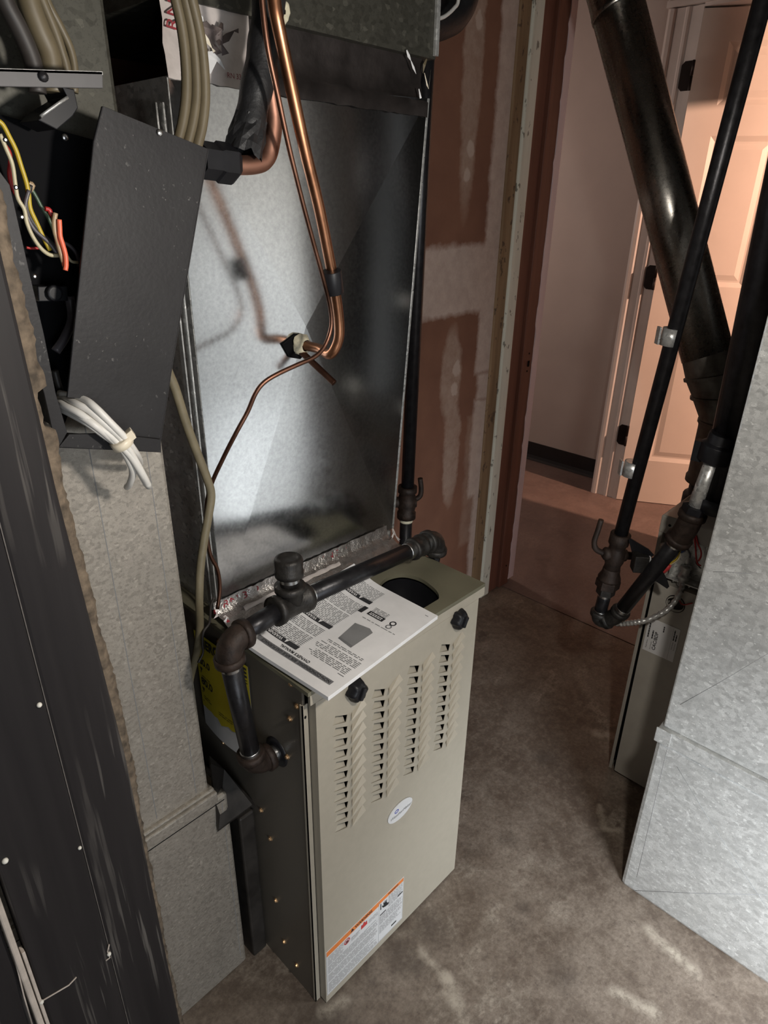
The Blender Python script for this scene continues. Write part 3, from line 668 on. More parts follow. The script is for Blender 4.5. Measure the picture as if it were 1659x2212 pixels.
# pictogram of a hand near moving parts
m = MB(); h0 = V((0.178, e2, 0.133))
for pl in ([(0.002, 0.004), (0.010, 0.000), (0.016, 0.006), (0.013, 0.014), (0.007, 0.014), (0.004, 0.010)], [(0.007, 0.013), (0.009, 0.013), (0.010, 0.021), (0.008, 0.021)], [(0.004, 0.011), (0.007, 0.014), (0.005, 0.020), (0.003, 0.019)],
           [(0.010, 0.013), (0.013, 0.013), (0.015, 0.019), (0.013, 0.020)], [(0.010, 0.000), (0.019, -0.002), (0.022, 0.003), (0.016, 0.006)], [(0.002, 0.004), (0.004, 0.009), (0.000, 0.013), (-0.001, 0.011)]):
    m.add([h0 + X*a + Z*b for a, b in pl], [tuple(range(len(pl)))])
m.build('hand_symbol', 'ink', wl)
# energy label hanging on the left side
Ym = V((0, -1, 0)); ylab = MB(); cols_ = 9; H = []
m = MB(); mw = MB()
def lab(t, z):   # t 0 far edge .. 1 near edge ; bowed away from the cabinet
    return V((-0.004 - 0.008*math.sin(math.pi*min(1, t*1.0))*(0.85 - z)/0.25 - 0.006*(1 - t), 0.305 - 0.163*t, z - 0.01*(1-t)*0 + 0.0))
def lgrid(mb, z0, z1, jag):
    rg = random.Random(5); vs = []; N = 14
    for i in range(N+1):
        t = i/N; zz0 = z0 + (rg.uniform(-0.006, 0.006) if jag else 0)
        for k in range(5): vs.append(lab(t, zz0 + (z1 - zz0)*k/4))
    fs = [(i*5+k, (i+1)*5+k, (i+1)*5+k+1, i*5+k+1) for i in range(N) for k in range(4)]
    mb.add(vs, fs, True)
lgrid(mw, 0.578, 0.806, False)
el = mw.build('energy_label', 'paper_dim', F)
m2 = MB(); lgrid(m2, 0.625, 0.807, True); m2.v = [q + V((-0.0006, 0, 0)) for q in m2.v]; m2.build('yellow_print', 'yellow', el)
def on_label(o_):   # wrap flat print onto the bowed label
    rl = root_loc(F)
    for v_ in o_.data.vertices:
        q = v_.co + rl; t = (0.305 - q.y)/0.163; v_.co = lab(t, q.z) + V((-0.0012, 0, 0)) - rl
    return o_
on_label(text('lettering', 'ENERGYGUIDE', V((0, 0.298, 0.789)), Ym, Z, 0.0285, 'ink', el, 'LEFT', 0.80, 0, 0.0012))
on_label(text('lettering', '80.0', V((0, 0.297, 0.741)), Ym, Z, 0.021, 'ink', el, 'LEFT', 1.05, 0, 0.0006))
on_label(text('lettering', '80.0', V((0, 0.297, 0.693)), Ym, Z, 0.023, 'ink', el, 'LEFT', 1.05, 0, 0.0006))
m = MB()
for z in (0.726, 0.677): m.add([(0, 0.297, z), (0, 0.287, z), (0, 0.292, z - 0.011)], [(0, 1, 2)])
for z in (0.772, 0.766): m.add([(0, 0.298, z), (0, 0.146, z), (0, 0.146, z + 0.0022), (0, 0.298, z + 0.0022)], [(0, 1, 2, 3)])
for z in (0.713, 0.664, 0.641): m.add([(0, 0.300, z), (0, 0.147, z), (0, 0.147, z + 0.0011), (0, 0.300, z + 0.0011)], [(0, 1, 2, 3)])
print_lines(m, V((0, 0.293, 0.706)), Ym, Z, 0.03, 2, 0.005, 0.0012, 21); print_lines(m, V((0, 0.293, 0.656)), Ym, Z, 0.03, 2, 0.005, 0.0012, 22); print_lines(m, V((0, 0.24, 0.650)), Ym, Z, 0.05, 2, 0.005, 0.0012, 23)
bmx = m.build('fine_print', 'ink', el); stuff(on_label(bmx))
# rubber grommet where the gas pipe enters and the row of zinc screws
MB().rev((0.004, 0.079, 0.652), (-1, 0, 0), [(0, 0.030), (0.005, 0.030), (0.008, 0.026), (0.0085, 0.018)], 28).build('grommet', 'black', F)
for y, z in ((0.025, 0.836), (0.013, 0.797), (0.034, 0.757), (0.048, 0.662), (0.145, 0.452), (0.121, 0.392), (0.119, 0.207), (0.235, 0.81), (0.26, 0.55), (0.06, 0.055), (0.10, 0.09)):
    MB().rev((0, y, z), (-1, 0, 0), [(0, 0.0055), (0.0012, 0.0055), (0.0014, 0.0038), (0.0042, 0.0034), (0.0045, 0.0008)], 8, False).build('screw', 'brass', F)

# ---------------------------------------------------------------- owner's manual
MAN = thing('instruction_booklet', 'white printed instruction booklet lying on the beige furnace lid under the gas pipe', 'booklet', (0.146, 0.06, 0.847))
x0, y0, LX, LY = 0.003, -0.0605, 0.288, 0.232
def mz(v_, u, k=0.0):   # sheet lies on the lid, its back edge rests on the flange of the coil case
    t = max(0.0, (u - 0.62)/0.38); return 0.8585 + 0.020*t*t*(0.25 + 0.75*v_) + k
def mp_(v_, u, k=0.0): return V((x0 + LX*v_ - 0.012*u*(1-v_), y0 + 0.022*v_ + LY*u*(1 - 0.05*v_), mz(v_, u, k)))
NU, NV = 12, 6
m = MB(); tops = [mp_(j/NV, i/NU) for i in range(NU+1) for j in range(NV+1)]; bots = [q + V((0, 0, -0.0075)) for q in tops]; off = len(tops); W_ = NV+1
fs = [(i*W_+j, i*W_+j+1, (i+1)*W_+j+1, (i+1)*W_+j) for i in range(NU) for j in range(NV)]
fs += [tuple(off + q for q in reversed(t_)) for t_ in fs]
rim = [j for j in range(W_)] + [i*W_+NV for i in range(1, NU+1)] + [NU*W_+j for j in range(NV-1, -1, -1)] + [i*W_ for i in range(NU-1, 0, -1)]
fs += [(rim[i], rim[(i+1) % len(rim)], off + rim[(i+1) % len(rim)], off + rim[i]) for i in range(len(rim))]
m.add(tops + bots, fs); m.build('pages', 'paper', MAN)
PU, PV = V((0, 1, 0)), V((1, 0, 0))      # reading direction, down the page
def on_page(o_, k=0.0006):
    rl = root_loc(MAN)
    for v_ in o_.data.vertices:
        q = v_.co + rl; o2 = mp_(q.x, q.y, k) ; v_.co = o2 - rl
    return o_
def quad(mb, v0, v1, u0, u1, nu=6):
    for i in range(nu):
        a, b = u0 + (u1-u0)*i/nu, u0 + (u1-u0)*(i+1)/nu
        mb.add([(v0, a, 0), (v1, a, 0), (v1, b, 0), (v0, b, 0)], [(0, 1, 2, 3)])
def ptext(s_, v_, u, size, mat, sx=1.0, align='LEFT', bold=0.0):
    o_ = text('lettering', s_, V((v_, u, 0)), V((0, 1, 0)), V((-1, 0, 0)), size, mat, MAN, align, sx, 0, bold)
    rl = root_loc(MAN)
    return on_page(o_, 0.0009)
m = MB(); quad(m, 0.072, 0.108, 0.075, 0.985, 10); on_page(m.build('title_band', 'ink_soft', MAN), 0.0004)
ptext('NON-CONDENSING, 80% AFUE GAS FURNACE', 0.090, 0.09, 0.030, 'ink', 1.14, 'LEFT', 0.0006)
ptext("OWNER'S MANUAL", 0.130, 0.50, 0.030, 'ink', 1.18, 'CENTER', 0.0008)
for v_ in (0.155, 0.425, 0.785):
    m = MB(); quad(m, v_, v_ + 0.036, 0.53, 0.955, 8); on_page(m.build('warning_bar', 'ink', MAN), 0.0004)
    m = MB(); m.add([(v_ + 0.033, 0.645, 0), (v_ + 0.033, 0.675, 0), (v_ + 0.004, 0.66, 0)], [(0, 1, 2)]); on_page(m.build('triangle_symbol', 'paper', MAN), 0.0009)
    ptext('WARNING', v_ + 0.019, 0.70, 0.034, 'paper', 1.2, 'LEFT', 0.0004)
m = MB(); U1, Vd = V((0, 1, 0)), V((-1, 0, 0))
def plines(v_, u, wd, rows, seed, pitch=0.0125): print_lines(m, V((v_, u, 0)), U1, Vd, wd, rows, pitch, 0.005, seed, 0.02, 0.07, 0.25, 0.012)
plines(0.200, 0.54, 0.42, 9, 31); plines(0.325, 0.54, 0.43, 7, 32); plines(0.470, 0.54, 0.42, 12, 33); plines(0.632, 0.54, 0.43, 10, 34); plines(0.83, 0.54, 0.42, 10, 35)
plines(0.175, 0.06, 0.06, 1, 36); plines(0.195, 0.07, 0.42, 5, 37); plines(0.27, 0.06, 0.43, 5, 38); plines(0.345, 0.08, 0.38, 2, 39); plines(0.66, 0.1, 0.36, 1, 40); plines(0.74, 0.30, 0.16, 5, 41); plines(0.95, 0.05, 0.05, 1, 42)
stuff(on_page(m.build('fine_print', 'ink_soft', MAN), 0.0004))
m = MB(); m.add([(0.385, 0.245, 0), (0.40, 0.40, 0), (0.58, 0.44, 0), (0.60, 0.30, 0), (0.58, 0.245, 0)], [(0, 1, 2, 3, 4)]); on_page(m.build('printed_picture', 'ink_grey', MAN), 0.0004)
m = MB(); m.add([(0.385, 0.245, 0), (0.40, 0.40, 0), (0.415, 0.40, 0), (0.405, 0.25, 0)], [(0, 1, 2, 3)]); on_page(m.build('printed_picture', 'ink_soft', MAN), 0.0008)
m = MB(); quad(m, 0.70, 0.742, 0.29, 0.46, 4); on_page(m.build('logo_block', 'ink', MAN), 0.0004)
m = MB(); print_lines(m, V((0.716, 0.31, 0)), U1, Vd, 0.13, 2, 0.014, 0.008, 51, 0.012, 0.03, 0.0, 0.006); on_page(m.build('logo_lines', 'paper', MAN), 0.0008)
m = MB(); quad(m, 0.685, 0.755, 0.50, 0.545, 2); on_page(m.build('logo_block', 'ink', MAN), 0.0004)
for cv, cu, rr in ((0.735, 0.205, 0.024), (0.692, 0.205, 0.022)):
    m = MB(); n = 20; vs = []
    for k in range(n):
        a = 2*math.pi*k/n; vs += [(cv + rr*math.cos(a), cu + rr*1.25*math.sin(a), 0), (cv + rr*0.6*math.cos(a), cu + rr*0.75*math.sin(a), 0)]
    m.add(vs, [(2*k, 2*((k+1) % n), 2*((k+1) % n)+1, 2*k+1) for k in range(n)]); on_page(m.build('logo_ring', 'ink_soft' if rr < 0.023 else 'ink', MAN), 0.0004)

# ================================================================ EVAPORATOR COIL CASE ON THE FURNACE
C_ = thing('coil_case', 'shiny galvanized coil case standing on the beige furnace, copper pipes entering it', 'duct', (0.25, 0.26, 0.846))
bl, br, tr, tl, ctr = [(0.023,0.250,0.860),(0.478,0.250,0.869),(0.546,0.250,1.712),(0.024,0.250,1.687),(0.237,0.250,1.345)]
tl = (bl[0] + 0.002, 0.25, tl[2]); ctr = (ctr[0], 0.243, ctr[2])
m = MB(); m.add([bl, br, tr, tl, ctr], [(0, 1, 4), (1, 2, 4), (2, 3, 4), (3, 0, 4)]); m.build('front_panel', 'coil', C_)
m = MB(); m.prism([(bl[0], 0.251, bl[2]), (bl[0], 0.70, bl[2]), (bl[0], 0.70, tl[2]), (bl[0], 0.251, tl[2])], (0.002, 0, 0)); m.build('side_panel', 'galv_plain', C_)
m = MB(); m.prism([(br[0]-0.002, 0.251, br[2]), (br[0]-0.002, 0.70, br[2]), (tr[0]-0.002, 0.70, tr[2]), (tr[0]-0.002, 0.251, tr[2])], (0.002, 0, 0)); m.build('side_panel', 'galv_plain', C_)
MB().prism([(bl[0], 0.69, bl[2]), (br[0]-0.002, 0.69, br[2]), (tr[0]-0.002, 0.69, tr[2]), (bl[0], 0.69, tl[2])], (0, 0.002, 0)).build('back_panel', 'galv_plain', C_)
MB().box((bl[0]+0.002, 0.252, 0.8465), (br[0]-0.004, 0.69, bl[2]+0.004)).build('drain_pan', 'galv_plain', C_)
for dx, dy in ((-0.006, 0.256), (-0.012, 0.264)):
    MB().box((bl[0]+dx-0.0012, dy, bl[2]), (bl[0]+dx+0.0012, dy+0.01, tl[2]-0.03)).build('lock_seam', 'galv_plain', C_)
m = MB(); m.prism([(br[0]-0.001, 0.249, br[2]), (br[0]+0.003, 0.249, br[2]), (tr[0]+0.003, 0.249, tr[2]), (tr[0]-0.001, 0.249, tr[2])], (0, 0.012, 0)); m.build('lock_seam', 'galv_plain', C_)
# crinkled foil tape sealing the foot of the case to the lid
rg = random.Random(17)
def crinkle(nx, x0_, x1_, prof, amp, drop=0.0):
    mb = MB(); vs = []
    for i in range(nx+1):
        t = i/nx; x = x0_ + (x1_-x0_)*t
        for (y, z) in prof: vs.append((x + rg.uniform(-amp, amp), y + rg.uniform(-amp, amp), z + rg.uniform(0, amp*1.2)))
    k = len(prof)
    mb.add(vs, [(i*k+j, (i+1)*k+j, (i+1)*k+j+1, i*k+j+1) for i in range(nx) for j in range(k-1)], True)
    return mb
tp = crinkle(46, 0.004, 0.452, [(0.178, 0.8475), (0.190, 0.8485), (0.203, 0.8495), (0.213, 0.8565), (0.222, 0.8600), (0.232, 0.8575), (0.243, 0.8665), (0.2465, 0.885)], 0.0016).build('foil_tape', 'foil', C_)
m = crinkle(26, 0.05, 0.29, [(0.2195, 0.8595), (0.226, 0.8655), (0.231, 0.8590)], 0.0016); m.build('tape_backing', 'foil_paper', tp)
text('lettering', 'RN 339', V((0.022, 0.184, 0.8512)), V((1, 0, 0)), V((0, 1, 0.12)), 0.026, 'red_ink', tp, 'LEFT', 0.9)
text('lettering', 'RN 339', V((0.020, 0.2445, 0.874)), V((1, 0, 0)), V((0, 0.15, 1)), 0.020, 'red_ink', tp, 'LEFT', 1.3)
text('lettering', 'RN 339', V((0.262, 0.2445, 0.874)), V((1, 0, 0)), V((0, 0.15, 1)), 0.018, 'red_ink', tp, 'LEFT', 1.2)
def shred(parent, pts, wd, mat, name='tape_shred'):
    mb = MB(); pts = [V(p) for p in pts]; vs = []
    for i, p in enumerate(pts):
        d = (pts[min(i+1, len(pts)-1)] - pts[max(i-1, 0)]).normalized(); s_ = d.cross(V((0.3, 1, 0.1))).normalized()*wd*(0.6 + 0.5*math.sin(i*2.1))
        vs += [p - s_, p + s_ + V((0, -0.0015*(i % 2), 0))]
    mb.add(vs, [(2*i, 2*i+1, 2*i+3, 2*i+2) for i in range(len(pts)-1)]); return mb.build(name, mat, parent)
for q, wd, mt in (([(0.463,0.236,0.878),(0.466,0.236,0.867),(0.476,0.236,0.854),(0.486,0.236,0.841)], 0.0028, 'foil_paper'), ([(0.463,0.230,0.873),(0.455,0.230,0.862),(0.448,0.230,0.856)], 0.0020, 'foil_paper'), ([(0.462,0.225,0.863),(0.470,0.225,0.851),(0.475,0.225,0.845)], 0.0014, 'foil_paper'), ([(0.452,0.228,0.864),(0.443,0.228,0.858),(0.440,0.228,0.854)], 0.003, 'foil_dark'),
                  ([(-0.011,0.190,0.893),(-0.007,0.190,0.885),(-0.003,0.190,0.880)], 0.0035, 'foil_paper'), ([(-0.012,0.185,0.888),(-0.008,0.185,0.882),(-0.004,0.185,0.880)], 0.003, 'red_ink'), ([(-0.017,0.200,0.901),(-0.020,0.200,0.892),(-0.026,0.200,0.889)], 0.0018, 'foil_paper'), ([(-0.009,0.185,0.891),(-0.014,0.185,0.885),(-0.011,0.185,0.880)], 0.0020, 'label'), ([(-0.017,0.210,0.898),(-0.017,0.210,0.890)], 0.0018, 'red_ink')):
    shred(C_, q, wd, mt)
# tape joint at the head of the case
ztop, zp = tl[2], 1.772
xl, xr = bl[0], tr[0]
tj = crinkle(30, 0.155, xr - 0.004, [(0.2462, ztop - 0.006), (0.2468, ztop + 0.018), (0.262, ztop + 0.024), (0.266, ztop + 0.05), (0.262, zp + 0.006)], 0.0016).build('joint_tape', 'foil_dusty', C_)
tj2 = crinkle(14, xl, 0.158, [(0.2462, ztop - 0.004), (0.2468, ztop + 0.022), (0.250, ztop + 0.034), (0.249, ztop + 0.06), (0.252, zp + 0.012)], 0.0018).build('joint_tape', 'foil_paper', C_)
for q, wd, mt in (([(0.076,0.238,1.750),(0.083,0.238,1.738),(0.091,0.238,1.729),(0.095,0.238,1.718)], 0.010, 'foil_dark'), ([(0.086,0.236,1.746),(0.096,0.236,1.741),(0.102,0.236,1.729),(0.106,0.236,1.719)], 0.008, 'foil_dark'), ([(0.095,0.236,1.730),(0.111,0.236,1.739),(0.123,0.236,1.748),(0.130,0.236,1.749)], 0.0045, 'foil_dark'), ([(0.104,0.235,1.754),(0.101,0.235,1.747),(0.097,0.235,1.739)], 0.003, 'foil_dark'),
                  ([(0.070,0.232,1.739),(0.076,0.232,1.730),(0.083,0.232,1.723),(0.086,0.232,1.719)], 0.0026, 'zip'), ([(0.080,0.234,1.719),(0.082,0.234,1.710),(0.078,0.234,1.694)], 0.007, 'label'), ([(0.085,0.232,1.717),(0.092,0.232,1.710),(0.101,0.232,1.701)], 0.0022, 'label'), ([(0.072,0.242,1.760),(0.076,0.242,1.755),(0.080,0.242,1.748)], 0.003, 'label'),
                  ([(0.474,0.240,1.774),(0.479,0.240,1.766),(0.486,0.240,1.760)], 0.0020, 'label'), ([(0.486,0.240,1.760),(0.492,0.240,1.751),(0.500,0.240,1.743)], 0.0014, 'label'), ([(0.513,0.244,1.723),(0.518,0.244,1.709)], 0.0014, 'label'), ([(0.536,0.248,1.770),(0.529,0.248,1.761),(0.527,0.248,1.748)], 0.0022, 'tan'), ([(0.531,0.248,1.749),(0.539,0.248,1.731),(0.544,0.248,1.726),(0.547,0.248,1.756)], 0.0008, 'zip')):
    shred(C_, q, wd, mt)
text('lettering', 'RN', V((0.036, 0.2415, 1.752)), V((0.2, 0, 1)), V((-1, 0, 0.1)), 0.024, 'red_ink', tj2, 'CENTER')
text('lettering', 'RN 339', V((0.112, 0.2438, ztop + 0.010)), V((1, 0, 0)), Z, 0.009, 'red_ink', tj2, 'LEFT')
# diamond plate, putty seal and drain stub
g0 = V((0.209, 0.2395, 1.316))
m = MB(); m.prism([g0 + V((-0.026, 0, 0.006)), g0 + V((0.004, 0, 0.020)), g0 + V((0.036, 0, -0.006)), g0 + V((0.010, 0, -0.024)), g0 + V((-0.012, 0, -0.018))], (0, 0.003, 0)); m.build('pipe_plate', 'inner', C_)
m = MB(); vs = []
for i, (t_, rr) in enumerate(((0, 0.017), (0.006, 0.019), (0.014, 0.013), (0.018, 0.009))):
    for k in range(14):
        a = 2*math.pi*k/14; q_ = rr*(1 + rg.uniform(-0.16, 0.16)); vs.append(V((0.219, 0.240, 1.3175)) + V((q_*math.cos(a), -t_, q_*math.sin(a))))
m.add(vs, [(i*14+k, i*14+(k+1) % 14, (i+1)*14+(k+1) % 14, (i+1)*14+k) for i in range(3) for k in range(14)], True); m.build('putty_seal', 'putty', C_)
a_, b_ = [(0.213,0.242,1.313),(0.230,0.165,1.262)]
m = MB().tube([a_, b_], 0.0056, 12, False); o_ = V(b_) - V(a_); m.tube([V(a_) + o_*0.5, V(b_)], 0.0044, 12, True); m.build('drain_stub', 'copper_dark', C_)

# plenum above
PL = thing('supply_plenum', 'dusty dark grey sheet-metal plenum above the shiny coil case', 'duct', (0.3, 0.45, zp))
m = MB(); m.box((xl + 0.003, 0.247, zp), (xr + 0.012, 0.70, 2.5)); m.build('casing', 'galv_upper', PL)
m = MB(); m.box((xr + 0.004, 0.240, zp + 0.004), (xr + 0.013, 0.247, 2.5)); m.build('corner_seam', 'galv_plain', PL, 0.001)
p0 = V([(0.210,0.243,1.783)][0])
m = MB(); vs = []
for i, (t_, rr) in enumerate(((0, 0.013), (0.006, 0.014), (0.012, 0.008), (0.008, 0.003))):
    for k in range(12):
        a = 2*math.pi*k/12; q_ = rr*(1 + rg.uniform(-0.25, 0.25)); vs.append(p0 + V((q_*math.cos(a)*0.8, -t_, q_*1.25*math.sin(a))))
m.add(vs, [(i*12+k, i*12+(k+1) % 12, (i+1)*12+(k+1) % 12, (i+1)*12+k) for i in range(3) for k in range(12)], True); m.build('putty_seal', 'putty', PL)

# ---------------------------------------------------------------- refrigerant lines
cp = [(0.086,0.100,1.782),(0.086,0.100,1.756),(0.091,0.100,1.730),(0.115,0.108,1.667),(0.138,0.113,1.601),(0.164,0.118,1.533),(0.187,0.124,1.464),(0.200,0.128,1.423),(0.212,0.132,1.373),(0.214,0.136,1.340),(0.209,0.150,1.316)]
T = thing('copper_pipe', 'bright copper pipe hanging in front of the coil case, hooked into it at the putty', 'pipe', (0.2, 0.14, 1.35))
pts = spline(cp + [(0.219, 0.19, 1.3175), (0.219, 0.242, 1.3175)], 8)
MB().tube(pts, 0.0083, 16).build('tube', 'copper', T)
q = [(0.186,0.121,1.448),(0.194,0.124,1.416)]; d_ = (V(q[1]) - V(q[0]))
m = MB(); m.rev(V(q[0]) + V((0, -0.002, 0)), d_, [(0, 0.0145), (0.001, 0.0150), (d_.length, 0.0150), (d_.length + 0.001, 0.0145)], 16); m.build('tape_wrap', 'black', T)
th = [(0.060,0.090,1.776),(0.061,0.090,1.742),(0.066,0.090,1.702),(0.081,0.094,1.657),(0.100,0.100,1.603),(0.123,0.106,1.544),(0.144,0.110,1.491),(0.165,0.114,1.440),(0.181,0.118,1.398),(0.185,0.120,1.367),(0.172,0.120,1.340),(0.150,0.120,1.325),(0.117,0.125,1.316),(0.085,0.130,1.307),(0.063,0.135,1.297),(0.050,0.140,1.282),(0.040,0.150,1.253),(0.024,0.160,1.222),(0.012,0.180,1.182),(-0.003,0.200,1.134),(-0.004,0.220,1.091),(-0.007,0.225,1.040),(-0.004,0.225,0.995),(0.006,0.225,0.963),(0.007,0.225,0.926),(-0.005,0.220,0.890)]
o = MB().tube(spline(th, 6), 0.0034, 10).build('copper_capillary', 'copper_dark'); tag(o, 'thin copper tube bending diagonally across the bright left part of the coil case', 'tube')
SU = thing('suction_line', 'thick copper elbow under ragged black foam sleeve, joined by a black nut', 'pipe', (0.06, 0.15, 1.58))
su = [(0.114,0.150,1.787),(0.109,0.150,1.739),(0.113,0.150,1.670),(0.116,0.150,1.639),(0.108,0.150,1.606),(0.098,0.150,1.591),(0.082,0.150,1.585),(0.058,0.150,1.583),(0.033,0.150,1.584),(0.013,0.150,1.585)]
MB().tube(spline(su, 8), 0.0118, 18).build('elbow_pipe', 'copper_old', SU)
ins = [(0.122,0.152,1.788),(0.113,0.152,1.740),(0.101,0.152,1.699),(0.087,0.152,1.657),(0.076,0.152,1.625),(0.070,0.152,1.610)]
m = MB(); sp = spline(ins, 10); m.tube(sp, [0.0205 + 0.0009*math.sin(i*0.55) for i in range(len(sp))], 20); ib = m.build('foam_sleeve', 'rubber', SU)
m = MB(); e0, e1 = V(sp[-1]), (V(sp[-1]) - V(sp[-4])).normalized(); uu = e1.orthogonal().normalized(); ww = e1.cross(uu); vs = []
for i in range(5):
    for k in range(22):
        a = 2*math.pi*k/22; rr = 0.0208 + 0.0012*i + rg.uniform(-0.0025, 0.0025); vs.append(e0 + e1*(-0.03 + 0.011*i + (rg.uniform(-0.004, 0.007) if i == 4 else 0)) + (uu*math.cos(a) + ww*math.sin(a))*rr)
m.add(vs, [(i*22+k, i*22+(k+1) % 22, (i+1)*22+(k+1) % 22, (i+1)*22+k) for i in range(4) for k in range(22)]); m.build('torn_end', 'rubber', ib)
n0, n1 = V([(0.052,0.150,1.583)][0]), V([(0.008,0.150,1.586)][0]); d_ = (n1 - n0).normalized()
m = MB(); m.rev(n0, d_, [(0, 0.0135), (0.001, 0.0165), (0.004, 0.0175), (0.006, 0.0225)], 6, False, True, 0.3); m.rev(n0 + d_*0.006, d_, [(0, 0.0225), (0.004, 0.0245), (0.024, 0.0245), (0.027, 0.022), (0.05, 0.022)], 6, False, True, 0.3)
m.build('flare_nut', 'black', SU)

# ---------------------------------------------------------------- cables
for i, (q, lb) in enumerate((([(-0.029,0.135,1.766),(-0.025,0.135,1.746),(-0.020,0.135,1.718),(-0.019,0.135,1.687),(-0.022,0.135,1.655),(-0.030,0.135,1.626),(-0.042,0.135,1.599),(-0.051,0.135,1.582)], 'tan cable, left of the three hanging beside the shiny coil case'),
                        ([(-0.019,0.130,1.767),(-0.016,0.130,1.747),(-0.010,0.130,1.714),(-0.009,0.130,1.683),(-0.012,0.130,1.651),(-0.021,0.130,1.622),(-0.033,0.130,1.595),(-0.043,0.130,1.572)], 'tan cable, middle of the three hanging beside the shiny coil case'),
                        ([(-0.016,0.125,1.767),(-0.011,0.125,1.747),(-0.004,0.125,1.714),(-0.002,0.125,1.684),(-0.004,0.125,1.651),(-0.011,0.125,1.622),(-0.021,0.125,1.598),(-0.030,0.125,1.572)], 'tan cable, right of the three hanging beside the shiny coil case'))):
    tag(MB().tube(spline(q, 8), 0.0063, 12).build('control_cable', 'tan'), lb, 'cable', 'tan cables hanging by the coil case')
q = [(-0.058,0.200,1.349),(-0.054,0.200,1.322),(-0.046,0.200,1.294),(-0.035,0.200,1.240),(-0.021,0.200,1.185),(-0.010,0.200,1.144),(-0.006,0.200,1.115),(-0.015,0.200,1.081),(-0.028,0.200,1.039),(-0.040,0.200,0.993),(-0.049,0.200,0.934),(-0.045,0.215,0.878),(-0.043,0.235,0.823),(-0.044,0.255,0.775),(-0.049,0.270,0.729),(-0.055,0.280,0.671)]
tag(MB().tube(spline(q, 8), 0.0068, 12).build('drop_cable', 'beige_cable'), 'single long beige cable running down the dark gap left of the coil case', 'cable')
q = [(-0.018,0.205,0.927),(-0.026,0.205,0.912),(-0.032,0.205,0.882),(-0.045,0.205,0.869),(-0.050,0.205,0.847),(-0.051,0.205,0.828),(-0.062,0.205,0.813)]
tag(MB().tube(spline(q, 8), 0.0022, 8).build('thin_wire', 'dark_cable'), 'thin dark wire looping down behind the yellow energy label', 'wire')
for q, r_, mt, lb in (([(-0.194,0.120,1.732),(-0.193,0.120,1.711),(-0.188,0.120,1.690),(-0.182,0.120,1.672),(-0.182,0.120,1.657),(-0.183,0.120,1.637)], 0.0105, 'tan', 'thick tan cable at the top left above the metal bar'),
                      ([(-0.172,0.135,1.739),(-0.169,0.135,1.717),(-0.160,0.135,1.698),(-0.153,0.135,1.680),(-0.152,0.135,1.662),(-0.156,0.135,1.641)], 0.0042, 'tan', 'thinner tan cable right of the thick tan cable, top left'),
                      ([(-0.183,0.125,1.735),(-0.178,0.125,1.715),(-0.171,0.125,1.693),(-0.167,0.125,1.675),(-0.165,0.125,1.660),(-0.168,0.125,1.639)], 0.0050, 'tan', 'tan cable squeezed between the thick and the thin one, top left'),
                      ([(-0.222,0.110,1.725),(-0.219,0.110,1.705),(-0.211,0.110,1.686),(-0.205,0.110,1.668),(-0.203,0.110,1.654),(-0.204,0.110,1.634)], 0.0085, 'dark_cable', 'dark cable nearest the top left corner of the picture'),
                      ([(-0.202,0.130,1.732),(-0.200,0.130,1.712),(-0.193,0.130,1.691),(-0.188,0.130,1.673),(-0.187,0.130,1.657),(-0.188,0.130,1.638)], 0.0050, 'beige_cable', 'dull beige cable between the dark cable and the thick tan one')):
    tag(MB().tube(spline(q, 8), r_, 12).build('control_cable', mt), lb, 'cable', 'cables above the grey bar')

# ---------------------------------------------------------------- metal bar and strap above the control box
BR = thing('support_bar', 'grey metal bar across the return duct at the top left', 'bar', (-0.25, 0.065, 1.63))
a_, b_ = [(-0.312,0.055,1.638),(-0.161,0.055,1.652)]; c_, e_ = [(-0.316,0.055,1.624),(-0.163,0.055,1.638)]
m = MB(); m.prism([a_, b_, e_, c_], (0, 0.004, 0)); m.build('web', 'bar', BR, 0.0006)
m = MB(); m.prism([a_, b_, V(b_) + V((0, 0.024, 0.001)), V(a_) + V((0, 0.024, 0.001))], (0, 0, -0.003)); m.build('top_flange', 'galv_plain', BR, 0.0006)
q = V([(-0.219,0.054,1.641)][0]); MB().rev(q, (0, -1, 0), [(0, 0.0045), (0.001, 0.0045), (0.002, 0.0036), (0.0032, 0.001)], 12).build('screw', 'iron', BR)
m = MB(); m.prism([(-0.183,0.100,1.641),(-0.171,0.100,1.640),(-0.170,0.100,1.624),(-0.177,0.100,1.616),(-0.195,0.100,1.603),(-0.212,0.100,1.610),(-0.203,0.100,1.618),(-0.179,0.100,1.632)], (0, 0.05, 0)); o = m.build('bent_strap', 'black', None, 0.001); tag(o, 'black bent metal strap below the grey bar at the top left', 'strap')
m = MB(); m.tube([(-0.210,0.098,1.613),(-0.201,0.098,1.619),(-0.190,0.098,1.626),(-0.180,0.098,1.632)], 0.0016, 6)
m.build('worn_edge', 'galv_plain', o)

